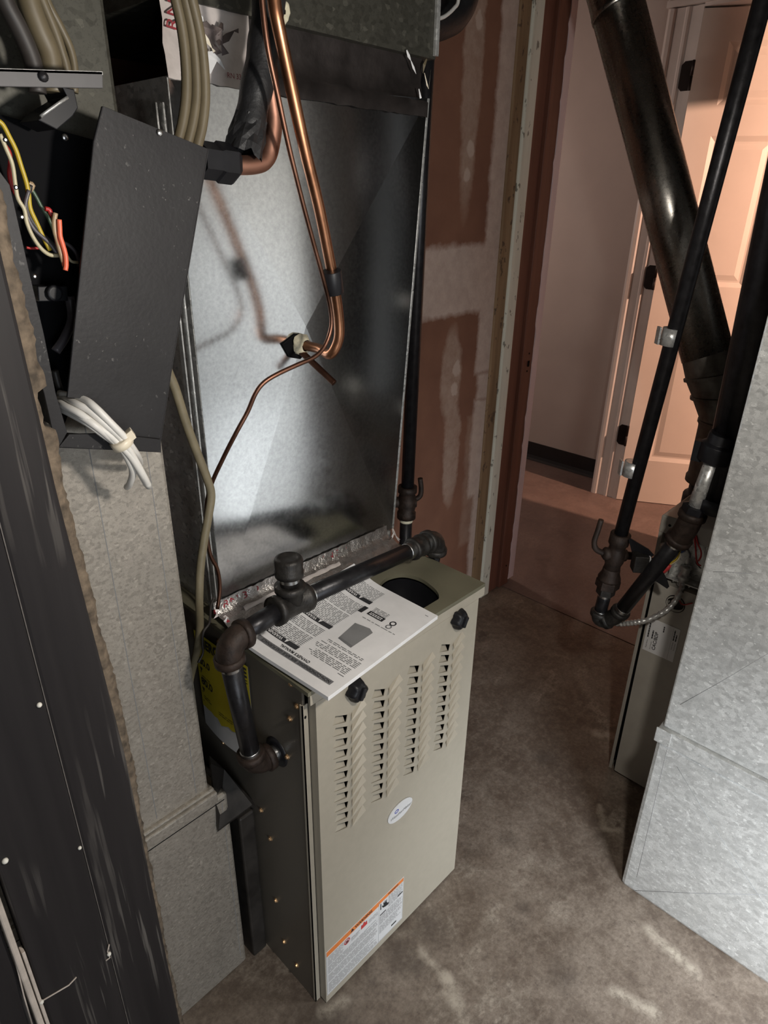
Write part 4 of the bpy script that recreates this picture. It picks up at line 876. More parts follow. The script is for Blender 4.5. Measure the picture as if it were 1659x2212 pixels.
# ---------------------------------------------------------------- left return duct
RD = thing('return_duct', 'speckled grey galvanized return duct at the left behind the wiring box', 'duct', (-0.4, 0.4, 0))
m = MB(); m.box((-1.3, 0.18, 0.548), (-0.086, 0.69, 1.44)); m.build('riser', 'galv_left', RD, 0.006)
m = MB(); m.box((-1.3, 0.178, 1.44), (-0.086, 0.69, 2.5)); m.build('upper_section', 'galv_upper', RD, 0.006)  # same duct as the riser; the darker metal stands in for shade
m = MB(); m.box((-1.3, 0.166, 0.518), (-0.077, 0.69, 0.545)); m.box((-1.3, 0.172, 0.545), (-0.079, 0.185, 0.552)); m.build('drive_cleat', 'galv_left', RD, 0.003)
m = MB(); m.box((-1.3, 0.176, 0.0), (-0.052, 0.69, 0.518)); m.build('base_section', 'galv_left', RD, 0.006)
for x in (-0.112, -0.190): MB().box((x - 0.0006, 0.1797, 0.56), (x + 0.0006, 0.1803, 1.44)).build('crease', 'ink_grey', RD)
MB().box((-0.0665, 0.1757, 0.03), (-0.0654, 0.1763, 0.50)).build('crease', 'ink_grey', RD); MB().box((-1.3, 0.1757, 0.504), (-0.06, 0.1763, 0.506)).build('crease', 'inner', RD)
BT = thing('return_boot', 'dark sheet-metal boot joining the left duct to the furnace side', 'duct', (-0.03, 0.25, 0))
m = MB(); m.prism([(-0.061,0.210,0.593),(-0.034,0.210,0.538),(0.008,0.165,0.436),(-0.007,0.165,0.456),(-0.085,0.165,0.454),(-0.071,0.190,0.594)], (0, 0.006, -0.012)); m.build('sloped_top', 'boot', BT)
m = MB(); m.box((-0.037, 0.168, 0.0), (-0.002, 0.60, 0.435)); m.build('throat', 'boot', BT, 0.004)

# ---------------------------------------------------------------- open wiring box hanging crooked on the duct
WB = thing('wiring_box', 'charcoal sheet-metal wiring box hanging open and crooked on the left duct', 'box', (-0.2, 0.13, 1.3))
m = MB(); m.prism([(-0.248,0.165,1.622),(-0.128,0.165,1.601),(-0.203,0.165,1.316),(-0.230,0.165,1.270),(-0.230,0.165,1.544)], (0, 0.003, 0)); m.build('back_plate', 'inner', WB)
m = MB(); m.prism([(-0.150,0.088,1.627),(-0.029,0.088,1.595),(-0.109,0.088,1.350),(-0.135,0.088,1.267),(-0.201,0.088,1.289),(-0.207,0.088,1.320),(-0.214,0.088,1.334),(-0.239,0.088,1.340),(-0.165,0.088,1.594)], (0, 0.004, 0)); m.build('cover_plate', 'plate', WB, 0.0012)
m = MB(); m.prism([(-0.025,0.094,1.594),(-0.106,0.094,1.347),(-0.132,0.094,1.263),(-0.135,0.094,1.265),(-0.108,0.094,1.349),(-0.028,0.094,1.595)], (0, 0.070, 0)); m.build('side_wall', 'plate', WB)
m = MB(); m.prism([(-0.260,0.084,1.288),(-0.246,0.084,1.300),(-0.199,0.084,1.290),(-0.137,0.084,1.268),(-0.139,0.084,1.251)], (0, 0.004, 0)); m.prism([(-0.259,0.088,1.286),(-0.137,0.088,1.250),(-0.137,0.088,1.252),(-0.258,0.088,1.289)], (0, 0.075, 0)); m.build('bottom_flange', 'plate', WB, 0.0008)
m = MB(); m.prism([(-0.270,0.086,1.578),(-0.255,0.086,1.552),(-0.254,0.086,1.511),(-0.253,0.086,1.468),(-0.251,0.086,1.412),(-0.251,0.086,1.348),(-0.247,0.086,1.302),(-0.259,0.086,1.287),(-0.262,0.086,1.297),(-0.263,0.086,1.350),(-0.269,0.086,1.424),(-0.269,0.086,1.469),(-0.269,0.086,1.511),(-0.279,0.086,1.540)], (0, 0.0035, 0)); m.prism([(-0.254,0.090,1.552),(-0.253,0.090,1.511),(-0.252,0.090,1.467),(-0.250,0.090,1.412),(-0.250,0.090,1.347),(-0.246,0.090,1.300),(-0.248,0.090,1.301),(-0.252,0.090,1.347),(-0.252,0.090,1.412),(-0.254,0.090,1.467),(-0.255,0.090,1.511),(-0.255,0.090,1.552)], (0, 0.072, 0)); m.build('left_flange', 'plate', WB, 0.0008)
for px in ([(-0.090,0.087,1.607)], [(-0.162,0.162,1.601)]):
    MB().rev(px[0], (0, -1, 0), [(0, 0.0036), (0.0012, 0.0036), (0.002, 0.0026), (0.0024, 0.0008)], 10).build('screw', 'screw', WB)
for px in [(-0.252,0.084,1.590),(-0.251,0.084,1.550),(-0.251,0.084,1.524),(-0.250,0.084,1.469)]:
    MB().rev(px, (0, -1, 0), [(0, 0.0022), (0.001, 0.0022), (0.0018, 0.001)], 8).build('screw', 'screw', WB)
m = MB(); c_ = V([(-0.214,0.150,1.444)][0]); m.obox(c_, V((0.016, 0, -0.001)), V((0, 0.012, 0)), V((0.001, 0, 0.008))); m.rev(c_ + V((0, -0.012, 0.001)), (0, -1, 0), [(0, 0.009), (0.006, 0.009), (0.007, 0.006)], 12); m.build('relay', 'black', WB, 0.001)
WH = thing('wire_bundle', 'loose coloured wires spilling inside the charcoal wiring box', 'wires', (-0.2, 0.12, 1.45))
for q, r_, mt in (([(-0.243,0.125,1.610),(-0.237,0.125,1.606),(-0.233,0.125,1.596),(-0.229,0.125,1.584),(-0.227,0.125,1.570),(-0.225,0.125,1.555),(-0.225,0.125,1.544),(-0.226,0.125,1.531),(-0.222,0.125,1.516),(-0.218,0.125,1.502),(-0.214,0.125,1.490)], 0.0024, 'w_yellow'), ([(-0.242,0.128,1.608),(-0.236,0.128,1.602),(-0.230,0.128,1.590),(-0.228,0.128,1.576),(-0.226,0.128,1.559),(-0.225,0.128,1.544)], 0.0016, 'w_green'),
                  ([(-0.238,0.130,1.590),(-0.234,0.130,1.582),(-0.235,0.130,1.573),(-0.238,0.130,1.563),(-0.238,0.130,1.552),(-0.234,0.130,1.540),(-0.231,0.130,1.532)], 0.0022, 'w_red'), ([(-0.243,0.120,1.597),(-0.240,0.120,1.585),(-0.237,0.120,1.571),(-0.238,0.120,1.552),(-0.238,0.120,1.540),(-0.234,0.120,1.530),(-0.234,0.120,1.518),(-0.231,0.120,1.505),(-0.225,0.120,1.493),(-0.217,0.120,1.486),(-0.206,0.120,1.485)], 0.0022, 'w_cream'),
                  ([(-0.221,0.126,1.553),(-0.226,0.126,1.540),(-0.229,0.126,1.529),(-0.226,0.126,1.518),(-0.219,0.126,1.507),(-0.209,0.126,1.495),(-0.201,0.126,1.484)], 0.0024, 'dark_cable'), ([(-0.220,0.130,1.551),(-0.216,0.130,1.542),(-0.212,0.130,1.531),(-0.207,0.130,1.520),(-0.204,0.130,1.508)], 0.0020, 'w_green'), ([(-0.225,0.122,1.548),(-0.231,0.122,1.535),(-0.232,0.122,1.525),(-0.227,0.122,1.511),(-0.215,0.122,1.498),(-0.208,0.122,1.486)], 0.0020, 'w_grey'),
                  ([(-0.215,0.115,1.531),(-0.211,0.115,1.530),(-0.210,0.115,1.526),(-0.208,0.115,1.523),(-0.209,0.115,1.514),(-0.209,0.115,1.502),(-0.208,0.115,1.491),(-0.206,0.115,1.481),(-0.205,0.115,1.474)], 0.0024, 'w_red'), ([(-0.208,0.108,1.527),(-0.211,0.108,1.518),(-0.212,0.108,1.509),(-0.211,0.108,1.500),(-0.210,0.108,1.489),(-0.209,0.108,1.480),(-0.208,0.108,1.472)], 0.0026, 'w_tan'), ([(-0.207,0.104,1.521),(-0.208,0.104,1.513),(-0.209,0.104,1.505),(-0.208,0.104,1.497),(-0.207,0.104,1.487),(-0.208,0.104,1.477),(-0.210,0.104,1.471)], 0.0027, 'w_orange'), ([(-0.210,0.107,1.509),(-0.210,0.107,1.500),(-0.208,0.107,1.489),(-0.209,0.107,1.475)], 0.0024, 'w_orange'),
                  ([(-0.221,0.130,1.555),(-0.218,0.130,1.552),(-0.221,0.130,1.548),(-0.223,0.130,1.549),(-0.219,0.130,1.554),(-0.217,0.130,1.551)], 0.0026, 'w_tan'), ([(-0.196,0.130,1.487),(-0.193,0.130,1.480),(-0.190,0.130,1.477),(-0.184,0.130,1.476)], 0.0016, 'w_cream'), ([(-0.234,0.135,1.493),(-0.228,0.135,1.492),(-0.221,0.135,1.492)], 0.0014, 'w_red'), ([(-0.195,0.140,1.498),(-0.186,0.140,1.493),(-0.180,0.140,1.484),(-0.179,0.140,1.471)], 0.0020, 'w_grey'), ([(-0.194,0.145,1.439),(-0.196,0.145,1.414),(-0.208,0.145,1.394),(-0.221,0.145,1.380)], 0.0055, 'w_grey'), ([(-0.228,0.140,1.360),(-0.227,0.140,1.344),(-0.225,0.140,1.327),(-0.224,0.140,1.312)], 0.004, 'dark_cable')):
    MB().tube(spline(q, 6), r_, 8).build('wire', mt, WH)
CB = thing('white_cable_bundle', 'white cables bound with a nylon tie, coming out of the wiring box foot', 'cables', (-0.2, 0.07, 1.28))
for q in ([(-0.237,0.130,1.328),(-0.239,0.100,1.328),(-0.233,0.080,1.323),(-0.221,0.070,1.309),(-0.205,0.065,1.290),(-0.189,0.065,1.265),(-0.176,0.070,1.238),(-0.164,0.080,1.214)], [(-0.231,0.130,1.331),(-0.230,0.090,1.331),(-0.222,0.075,1.324),(-0.211,0.066,1.308),(-0.197,0.062,1.288),(-0.184,0.066,1.260),(-0.172,0.072,1.231),(-0.163,0.082,1.212)],
          [(-0.231,0.130,1.335),(-0.222,0.090,1.335),(-0.218,0.070,1.329),(-0.206,0.062,1.309),(-0.194,0.060,1.290),(-0.180,0.070,1.267),(-0.162,0.100,1.244),(-0.143,0.140,1.221)], [(-0.235,0.130,1.324),(-0.234,0.090,1.322),(-0.225,0.070,1.312),(-0.211,0.067,1.295),(-0.197,0.067,1.276),(-0.187,0.072,1.253),(-0.182,0.080,1.236),(-0.179,0.100,1.215),(-0.170,0.130,1.199)],
          [(-0.236,0.130,1.320),(-0.235,0.100,1.319),(-0.227,0.075,1.311),(-0.213,0.070,1.295),(-0.197,0.070,1.277),(-0.181,0.072,1.249),(-0.165,0.082,1.215)]):
    MB().tube(spline(q, 6), 0.0043, 10).build('cable', 'white_cable', CB)
c0, c1 = V([(-0.196,0.066,1.283)][0]), (V([(-0.186,0.066,1.264)][0]) - V([(-0.205,0.066,1.302)][0])).normalized()
m = MB(); m.rev(c0 - c1*0.005, c1, [(0, 0.0105), (0.0002, 0.0128), (0.0098, 0.0128), (0.010, 0.0105)], 20); zt = m.build('cable_tie', 'zip', CB)
sd = V((0.7, -0.35, 0.6)).normalized(); m = MB(); m.obox(c0 + V((0.008, -0.006, 0.008)), c1*0.0058, sd*0.006, c1.cross(sd)*0.005); m.build('tie_head', 'zip', zt, 0.0008)


# ================================================================ GAS PIPE OVER THE FURNACE
GP = thing('gas_pipe', 'black iron gas pipe with a capped tee running across the furnace lid', 'pipe', (0.2, 0.075, 0.93))
r = 0.0165
k0, k1, k2, k3 = (V(q) for q in [(-0.050,0.079,0.653),(-0.079,0.079,0.930),(0.051,0.083,0.938),(0.478,0.120,0.894)])
dx_ = (k3 - k1).normalized(); up_ = (k1 - k0).normalized()
elbow(GP, k0, (1, 0, 0), up_, r, 'iron_rust', 0.032); elbow(GP, k1, -up_, dx_, r, 'iron_rust', 0.036); elbow(GP, k3, -dx_, (0.05, 0.1, -1), r, 'iron_rough', 0.036)
pipe(GP, k0 + V((0.025, 0, 0)), (0.004, 0.079, 0.652), r*0.9); thread(GP, k0 + V((0.034, 0, -0.001)), (1, 0, 0), r*0.92, 0.012)
pipe(GP, k0 + up_*0.02, k1 - up_*0.02, r); thread(GP, k1 - up_*0.052, up_, r, 0.014); thread(GP, k0 + up_*0.032, up_, r, 0.012)
pipe(GP, k1 + dx_*0.02, k2 - dx_*0.02, r); thread(GP, k1 + dx_*0.038, dx_, r, 0.012)
pipe(GP, k2 + dx_*0.02, k3 - dx_*0.095, r); pipe(GP, k3 - dx_*0.1, k3 - dx_*0.02, r)
m = MB(); m.rev(k2 - dx_*0.036, dx_, [(0, r*1.1), (0, r*1.55), (0.010, r*1.55), (0.013, r*1.3), (0.059, r*1.3), (0.062, r*1.55), (0.072, r*1.55), (0.072, r*1.1)], 20)
m.rev(k2, (0, 0, 1), [(0.0, r*1.28), (0.024, r*1.28), (0.027, r*1.55), (0.037, r*1.55), (0.037, r*1.1)], 20); m.build('tee', 'iron_rough', GP)
pipe(GP, k2 + V((0, 0, 0.03)), k2 + V((0, 0, 0.066)), r*0.95, 'iron_rough', 'nipple'); thread(GP, k2 + V((0, 0, 0.044)), (0, 0, 1), r*0.96, 0.008)
m = MB(); m.rev(k2 + V((0, 0, 0.055)), (0, 0, 1), [(0, r), (0, r*1.42), (0.008, r*1.46), (0.010, r*1.36), (0.028, r*1.42), (0.032, r*1.3), (0.034, r*1.0), (0.032, r*0.9), (0.031, 0.001)], 22); m.build('cap', 'iron_rough', GP)
thread(GP, k2 + dx_*0.036, dx_, r, 0.010); thread(GP, k3 - dx_*0.108, dx_, r*1.03, 0.018); collar(GP, k3 - dx_*0.092, dx_, r, 0.038, 'iron_rough'); thread(GP, k3 - dx_*0.054, dx_, r*1.03, 0.018)
pipe(GP, k3 + V((0.001, 0.003, -0.03)), k3 + V((0.010, 0.02, -0.13)), r*0.8, 'iron', 'drop_nipple')

# rear gas riser with cock
RG = thing('gas_riser', 'dark vertical gas pipe with a small cock between coil case and brown wall', 'pipe', (0.80, 0.5, 0))
r = 0.0185
a_, b_ = (V(q) for q in [(0.810,0.500,0.748),(0.821,0.500,1.476)]); dd = (b_ - a_).normalized()
pipe(RG, a_ + dd*0.02, a_ + dd*1.72, r); pipe(RG, a_ - dd*0.02, V((a_.x - 0.004, 0.5, 0.0)), r, 'iron', 'pipe')
m = MB(); m.rev(a_ - dd*0.05, dd, [(0, r*1.1), (0, r*1.5), (0.018, r*1.5), (0.022, r*1.25), (0.04, r*1.5), (0.06, r*1.5), (0.078, r*1.2), (0.082, r*1.5), (0.10, r*1.5), (0.10, r*1.1)], 16)
sd = V((0.72, -0.69, 0)); m.rev(a_ - sd*0.042, sd, [(0, 0.012), (0.004, 0.016), (0.016, 0.016), (0.02, 0.013), (0.06, 0.015), (0.07, 0.015)], 12); cb = m.build('gas_cock', 'iron_rust', RG)
m = MB(); m.tube(spline([a_ + sd*0.02 + V((0, 0, 0.005)), a_ + sd*0.038 + V((0, 0, 0.02)), a_ + sd*0.040 + V((0, 0, 0.045)), a_ + sd*0.036 + V((0, 0, 0.075))], 5), 0.0075, 10); m.build('cock_handle', 'iron_rust', cb)
MB().rev(a_ - dd*0.063, dd, [(0, r*1.02), (0.003, r*1.1), (0.013, r*1.08)], 16).build('thread_sealant', 'putty', RG)

# black hose loop and white wire at the top
H = MB().tube(spline([(1.103,0.620,2.114),(1.103,0.620,2.051),(1.089,0.620,2.002),(1.059,0.620,1.968),(1.010,0.620,1.947),(0.950,0.620,1.933),(0.891,0.620,1.933)], 8), 0.042, 16).build('flexible_hose', 'rubber'); tag(H, 'fat black hose disappearing behind the dusty plenum at the top', 'hose')
tag(MB().tube(spline([(0.927,0.500,2.007),(0.929,0.500,1.957),(0.914,0.500,1.939),(0.886,0.500,1.921),(0.859,0.500,1.911),(0.832,0.500,1.904),(0.789,0.500,1.896)], 6), 0.0042, 8).build('white_wire', 'white_cable'), 'short curve of white wire in front of the fat black hose', 'wire')

# ================================================================ SECOND FURNACE AT THE RIGHT
F2 = thing('gas_furnace', 'grey-olive furnace with opened wiring compartment, behind the right-hand duct', 'furnace', (1.35, -0.37, 0))
MB().box((1.05, -0.146, 0.0), (1.66, -0.141, 0.825)).build('side_panel', 'beige_dark', F2); MB().box((1.05, -0.592, 0.0), (1.66, -0.587, 0.825)).build('side_panel', 'beige_dark', F2)
MB().box((1.65, -0.587, 0.0), (1.66, -0.146, 0.825)).build('back_panel', 'beige_dark', F2)
m = MB(); m.box((1.047, -0.15, 0.0), (1.05, -0.141, 0.80)); m.box((1.047, -0.1435, 0.0), (1.065, -0.141, 0.80)); m.build('corner_flange', 'beige_dark', F2, 0.0008)
MB().box((1.075, -0.586, 0.01), (1.08, -0.147, 0.82)).build('inner_wall', 'beige_dark', F2)
l2 = MB().box((1.05, -0.594, 0.825), (1.662, -0.139, 0.846)).build('lid', 'beige_dark', F2, 0.003)
m = MB(); m.box((1.046, -0.590, 0.800), (1.05, -0.139, 0.846)); m.build('lip', 'beige_dark', l2, 0.002); MB().rev((1.0455, -0.163, 0.825), (-1, 0, 0), [(0, 0.0035), (0.0004, 0.0035)], 12).build('lip_hole', 'inner', l2)
m = MB(); n = 24; hc = V((0, -0.222, 0.627)); oh = [V((1.034, hc.y + 0.021*math.cos(2*math.pi*k/n), hc.z + 0.016*math.sin(2*math.pi*k/n))) for k in range(n)]
m.holed([(1.034, -0.586, 0.012), (1.034, -0.1635, 0.012), (1.034, -0.1605, 0.672), (1.034, -0.586, 0.672)], [oh], (0.0012, 0, 0)); m.box((1.035, -0.586, 0.671), (1.056, -0.162, 0.672)); MB().box((1.056, -0.172, 0.03), (1.058, -0.148, 0.672)).build('gap_shade', 'inner', F2)  # dark strip set into the door slit in place of its shade
d2 = m.build('door_panel', 'beige_dark', F2)
m = MB(); m.rev((1.034, hc.y, hc.z), (1, 0, 0), [(-0.002, 0.0225), (0.0, 0.0245), (0.002, 0.0225)], 24, True, False); m.build('bushing', 'black', F2)
MB().rev((1.0475, -0.159, 0.765), (-1, 0, 0), [(0, 0.010), (0.003, 0.0105), (0.005, 0.006), (0.009, 0.005), (0.010, 0.002)], 14).build('bolt', 'galv_plain', F2)
m = MB(); m.box((1.040, -0.1545, 0.66), (1.0415, -0.1525, 0.765)); m.build('flange_edge', 'galv_plain', F2)
# galvanized wiring compartment
m = MB(); m.box((1.072, -0.34, 0.690), (1.0745, -0.185, 0.822)); m.box((1.036, -0.34, 0.688), (1.0745, -0.180, 0.690)); m.box((1.050, -0.187, 0.690), (1.0745, -0.185, 0.822)); jb = m.build('wiring_compartment', 'galv_plain', F2)
for y, z in ((-0.2095, 0.775), (-0.2225, 0.792)): MB().rev((1.072, y, z), (-1, 0, 0), [(0, 0.004), (0.001, 0.004)], 10).build('knockout', 'inner', jb)
for q, rr, mt in (([(1.045,-0.224,0.821),(1.045,-0.233,0.793),(1.045,-0.241,0.764),(1.045,-0.248,0.750),(1.045,-0.256,0.748)], 0.0021, 'w_red'), ([(1.043,-0.228,0.823),(1.043,-0.238,0.802),(1.043,-0.248,0.787),(1.043,-0.251,0.773),(1.043,-0.248,0.759)], 0.0021, 'w_red'), ([(1.050,-0.216,0.817),(1.050,-0.217,0.796),(1.050,-0.213,0.779),(1.050,-0.205,0.765),(1.050,-0.196,0.759)], 0.0024, 'w_blue'),
                  ([(1.040,-0.199,0.785),(1.040,-0.202,0.770),(1.040,-0.201,0.757),(1.040,-0.197,0.745),(1.040,-0.190,0.734),(1.040,-0.185,0.726)], 0.0019, 'w_yellow'), ([(1.040,-0.204,0.765),(1.040,-0.204,0.751),(1.040,-0.198,0.739),(1.040,-0.189,0.727),(1.040,-0.185,0.723)], 0.0017, 'w_cream'), ([(1.052,-0.215,0.754),(1.052,-0.214,0.739),(1.052,-0.213,0.726),(1.052,-0.216,0.711)], 0.0017, 'w_white'),
                  ([(1.050,-0.213,0.779),(1.050,-0.220,0.771),(1.050,-0.224,0.765),(1.050,-0.225,0.757)], 0.0024, 'w_grey'), ([(1.045,-0.243,0.756),(1.045,-0.243,0.751),(1.045,-0.249,0.746),(1.045,-0.257,0.741)], 0.0014, 'dark_cable'), ([(1.030,-0.227,0.651),(1.030,-0.233,0.640),(1.030,-0.239,0.636),(1.030,-0.248,0.639),(1.030,-0.262,0.650)], 0.0014, 'w_red')):
    MB().tube(spline(q, 5), rr, 8).build('wire', mt, F2)
a_, b_ = (V(q) for q in [(1.036,-0.186,0.726),(1.036,-0.170,0.694)]); dd = (b_ - a_).normalized(); L_ = (b_ - a_).length
MB().rev(a_, dd, [(0, 0.0062), (L_*0.3, 0.0082), (L_*0.75, 0.0072), (L_, 0.0045)], 10).build('wire_nut', 'red', F2)
# paper label, text running upward
Xl, Yl = V((0, 0, 1)), V((0, 1, 0))
m = MB().box((1.0328, -0.2495, 0.459), (1.0338, -0.1665, 0.561)); lb2 = m.build('data_label', 'label', F2)
xl2 = 1.0325
text('lettering', 'CAC/BDP', V((xl2, -0.195, 0.470)), Xl, Yl, 0.0125, 'ink', lb2, 'LEFT', 1.08, 0.0, 0.0003)
text('lettering', 'Model Number', V((xl2, -0.1745, 0.468)), Xl, Yl, 0.0048, 'ink', lb2, 'LEFT', 0.9); text('lettering', 'Serial Number', V((xl2, -0.1855, 0.468)), Xl, Yl, 0.0048, 'ink', lb2, 'LEFT', 0.9)
text('lettering', 'Model Number', V((xl2, -0.2385, 0.494)), Xl, Yl, 0.0042, 'ink', lb2, 'LEFT', 0.9); text('lettering', 'Serial Number', V((xl2, -0.2445, 0.494)), Xl, Yl, 0.0042, 'ink', lb2, 'LEFT', 0.9)
m = MB()
for y, z, wd, hh in ((-0.1757, 0.502, 0.044, 0.0036), (-0.1868, 0.502, 0.026, 0.0036), (-0.2395, 0.522, 0.032, 0.003), (-0.2455, 0.522, 0.020, 0.003), (-0.2115, 0.534, 0.018, 0.003)):
    print_lines(m, V((xl2, y, z)), Xl, Yl, wd, 1, 0.01, hh, int(1000*z), 0.004, 0.009, 0.0, 0.0008)
m.add([(xl2, -0.2335, 0.461), (xl2, -0.2331, 0.461), (xl2, -0.2331, 0.559), (xl2, -0.2335, 0.559)], [(0, 1, 2, 3)])
stuff(m.build('fine_print', 'ink', lb2))

# flexible metal conduit
CN = thing('flexible_conduit', 'ribbed metal conduit curving from the grey-olive furnace to the black pipe elbow', 'conduit', (1.0, -0.2, 0.6))
sp = spline([(1.045,-0.223,0.692),(1.035,-0.228,0.680),(1.020,-0.230,0.666),(1.010,-0.225,0.643),(1.000,-0.215,0.621),(0.990,-0.199,0.602),(0.980,-0.180,0.584),(0.970,-0.155,0.569),(0.970,-0.125,0.551),(0.975,-0.099,0.537)], 14)
out = [sp[0]]; 
for p_ in sp[1:]:
    if (p_ - out[-1]).length > 0.0022: out.append(p_)
MB().tube(out, [0.0080 if i % 4 < 2 else 0.0064 for i in range(len(out))], 12).build('ribbed_tube', 'galv_plain', CN)
a_ = V([(1.046,-0.223,0.689)][0]); m = MB(); m.rev(a_ + V((0, 0, -0.012)), (0, 0, 1), [(0, 0.010), (0.002, 0.0125), (0.02, 0.0125), (0.022, 0.015), (0.030, 0.015), (0.032, 0.011), (0.048, 0.011), (0.050, 0.0135), (0.056, 0.0135), (0.057, 0.009)], 14); cc = m.build('conduit_connector', 'galv_plain', CN)
for s_ in (-1, 1): MB().rev(a_ + V((-0.004, 0.013*s_, -0.002)), (-0.3, 0.9*s_, -0.2), [(0, 0.003), (0.006, 0.003), (0.007, 0.004), (0.010, 0.004)], 8).build('clamp_screw', 'screw', cc)

# ---------------------------------------------------------------- gas drop pipe
GD = thing('gas_drop_pipe', 'long black leaning gas pipe with shut-off cock in front of the hall door', 'pipe', (0.95, -0.07, 0.5))
r = 0.0165
A_, B_ = (V(q) for q in [(0.950,-0.066,0.538),(0.950,-0.155,1.868)]); dd = (B_ - A_).normalized()
pipe(GD, A_ + dd*0.265, A_ + dd*1.98, r)
for t_, (px, ln) in zip((0.445, 0.742), ((0, 0.042), (0, 0.042))):
    c0 = V([(0.950,-0.081,0.979),(0.950,-0.111,1.290)][0 if t_ < 0.5 else 1]); m = MB(); m.rev(c0 - dd*0.018, dd, [(0, r), (0, r*1.22), (0.036, r*1.22), (0.036, r)], 18)
    m.obox(c0 + V((-0.016, 0.021, 0.002)), V((0.006, 0.006, 0)), V((0.0015, -0.0015, 0)), V((0, 0, 0.018))); m.build('pipe_clamp', 'galv_plain', GD)
vc = A_ + dd*0.21
m = MB(); m.rev(vc - dd*0.052, dd, [(0, r*1.05), (0, r*1.3), (0.022, r*1.2), (0.034, r*1.45), (0.062, r*1.45), (0.07, r*1.2), (0.080, r*1.25), (0.084, r*1.5), (0.112, r*1.5), (0.112, r)], 16)
sd = V((0.72, -0.69, -0.1)).normalized(); m.rev(vc - sd*0.034, sd, [(0, 0.010), (0.006, 0.017), (0.018, 0.017), (0.022, 0.014), (0.052, 0.016), (0.060, 0.016), (0.062, 0.011), (0.074, 0.0105)], 12); gc = m.build('gas_cock', 'iron_rust', GD)
hs = vc - sd*0.03; m = MB(); m.tube(spline([hs, hs - sd*0.022 + V((0, 0, 0.010)), hs - sd*0.030 + V((0, 0, 0.030)), hs - sd*0.026 + V((0, 0, 0.060)), hs - sd*0.022 + V((0, 0, 0.092))], 5), [0.0075]*8 + [0.0068]*13, 10); m.build('cock_handle', 'iron_rust', gc)
uc = A_ + dd*0.125
m = MB(); m.rev(uc - dd*0.012, dd, [(0, r*1.2), (0, r*1.85), (0.020, r*1.85), (0.024, r*1.6)], 6, False, True, 0.2); m.rev(uc + dd*0.010, dd, [(0, r*1.75), (0.006, r*1.75), (0.022, r*1.35), (0.034, r*1.3), (0.036, r)], 18); m.build('union_nut', 'iron_rust', GD)
m = MB(); m.rev(uc - dd*0.034, dd, [(0, r*1.05), (0, r*1.45), (0.022, r*1.45), (0.024, r*1.1)], 6, False, True, 0.2); m.build('union_tail', 'iron_rough', GD)
pipe(GD, A_ + dd*0.012, uc, r); thread(GD, A_ + dd*0.026, dd, r, 0.012); thread(GD, A_ + dd*0.082, dd, r, 0.012)
E1, E2 = (V(q) for q in [(0.955,-0.109,0.569),(0.900,-0.247,0.897)]); dh = (E1 - A_).normalized(); dg = (E2 - E1).normalized()
elbow(GD, A_, dd, dh, r, 'iron_rough', 0.030); elbow(GD, E1, -dh, dg, r, 'iron_rough', 0.030); thread(GD, A_ + dh*0.030, dh, r*1.02, 0.012)
pipe(GD, E1 + dg*0.015, E2 - dg*0.02, r*1.12, 'iron'); thread(GD, E1 + dg*0.036, dg, r*1.1, 0.012); thread(GD, E2 - dg*0.056, dg, r*1.13, 0.016)
F1, F0 = (V(q) for q in [(0.900,-0.255,0.969),(0.900,-0.269,1.074)]); du = (F0 - F1).normalized()
elbow(GD, E2, -dg, du, r*1.2, 'iron_rust', 0.038)
pipe(GD, E2 + du*0.03, F0, r*1.05, 'galv_plain', 'nipple'); m = MB(); m.rev(E2 + du*0.036, du, [(0, 0.022), (0.002, 0.027), (0.022, 0.027), (0.024, 0.022)], 6, False); m.build('hex_nut', 'black', GD)
m = MB(); m.rev(F0 - du*0.01, du, [(0, 0.02), (0, 0.034), (0.035, 0.036), (0.04, 0.028), (0.06, 0.028)], 18); m.obox(F0 + V((0.0, 0.034, 0.004)), V((0.012, 0, 0)), V((0, 0.010, 0)), V((0, 0, 0.022))); m.build('valve_body', 'black', GD, 0.001)
# clip-on dark metal box
MBX = thing('metal_box', 'small dark square box with pointed black plates on the slanting gas pipe', 'box', (0.92, -0.13, 0.69))
c0 = V([(0.925,-0.152,0.764)][0]); a1 = dg.cross(V((-1, 0, 0))).normalized()
ex, ey, ez = V((0.62, -0.78, 0.0)), V((0.78, 0.62, 0.0)), V((0, 0, 1))
m = MB(); m.obox(c0, ex*0.017, ey*0.016, ez*0.022); m.build('housing', 'iron_rough', MBX, 0.002)
m = MB(); pr = c0 + ex*0.0175
m.obox(pr + ey*(-0.0155), ex*0.0012, ey*0.0016, ez*0.021); m.obox(pr + ez*0.021, ex*0.0012, ey*0.015, ez*0.0016); m.build('edge_rim', 'label', MBX)
MB().rev(c0 + ex*0.018, ex, [(0, 0.0135), (0.010, 0.0135), (0.014, 0.010), (0.016, 0.004)], 16).build('dial', 'black', MBX)
for pl in ([(0.930,-0.113,0.809),(0.930,-0.117,0.813),(0.930,-0.163,0.802),(0.930,-0.179,0.791),(0.930,-0.168,0.777),(0.930,-0.128,0.776)], [(0.925,-0.191,0.765),(0.925,-0.210,0.758),(0.925,-0.221,0.745),(0.925,-0.230,0.728),(0.925,-0.227,0.722),(0.925,-0.195,0.731),(0.925,-0.182,0.744)]):
    MB().prism(pl, (0.003, 0, 0)).build('pointed_plate', 'black', MBX)

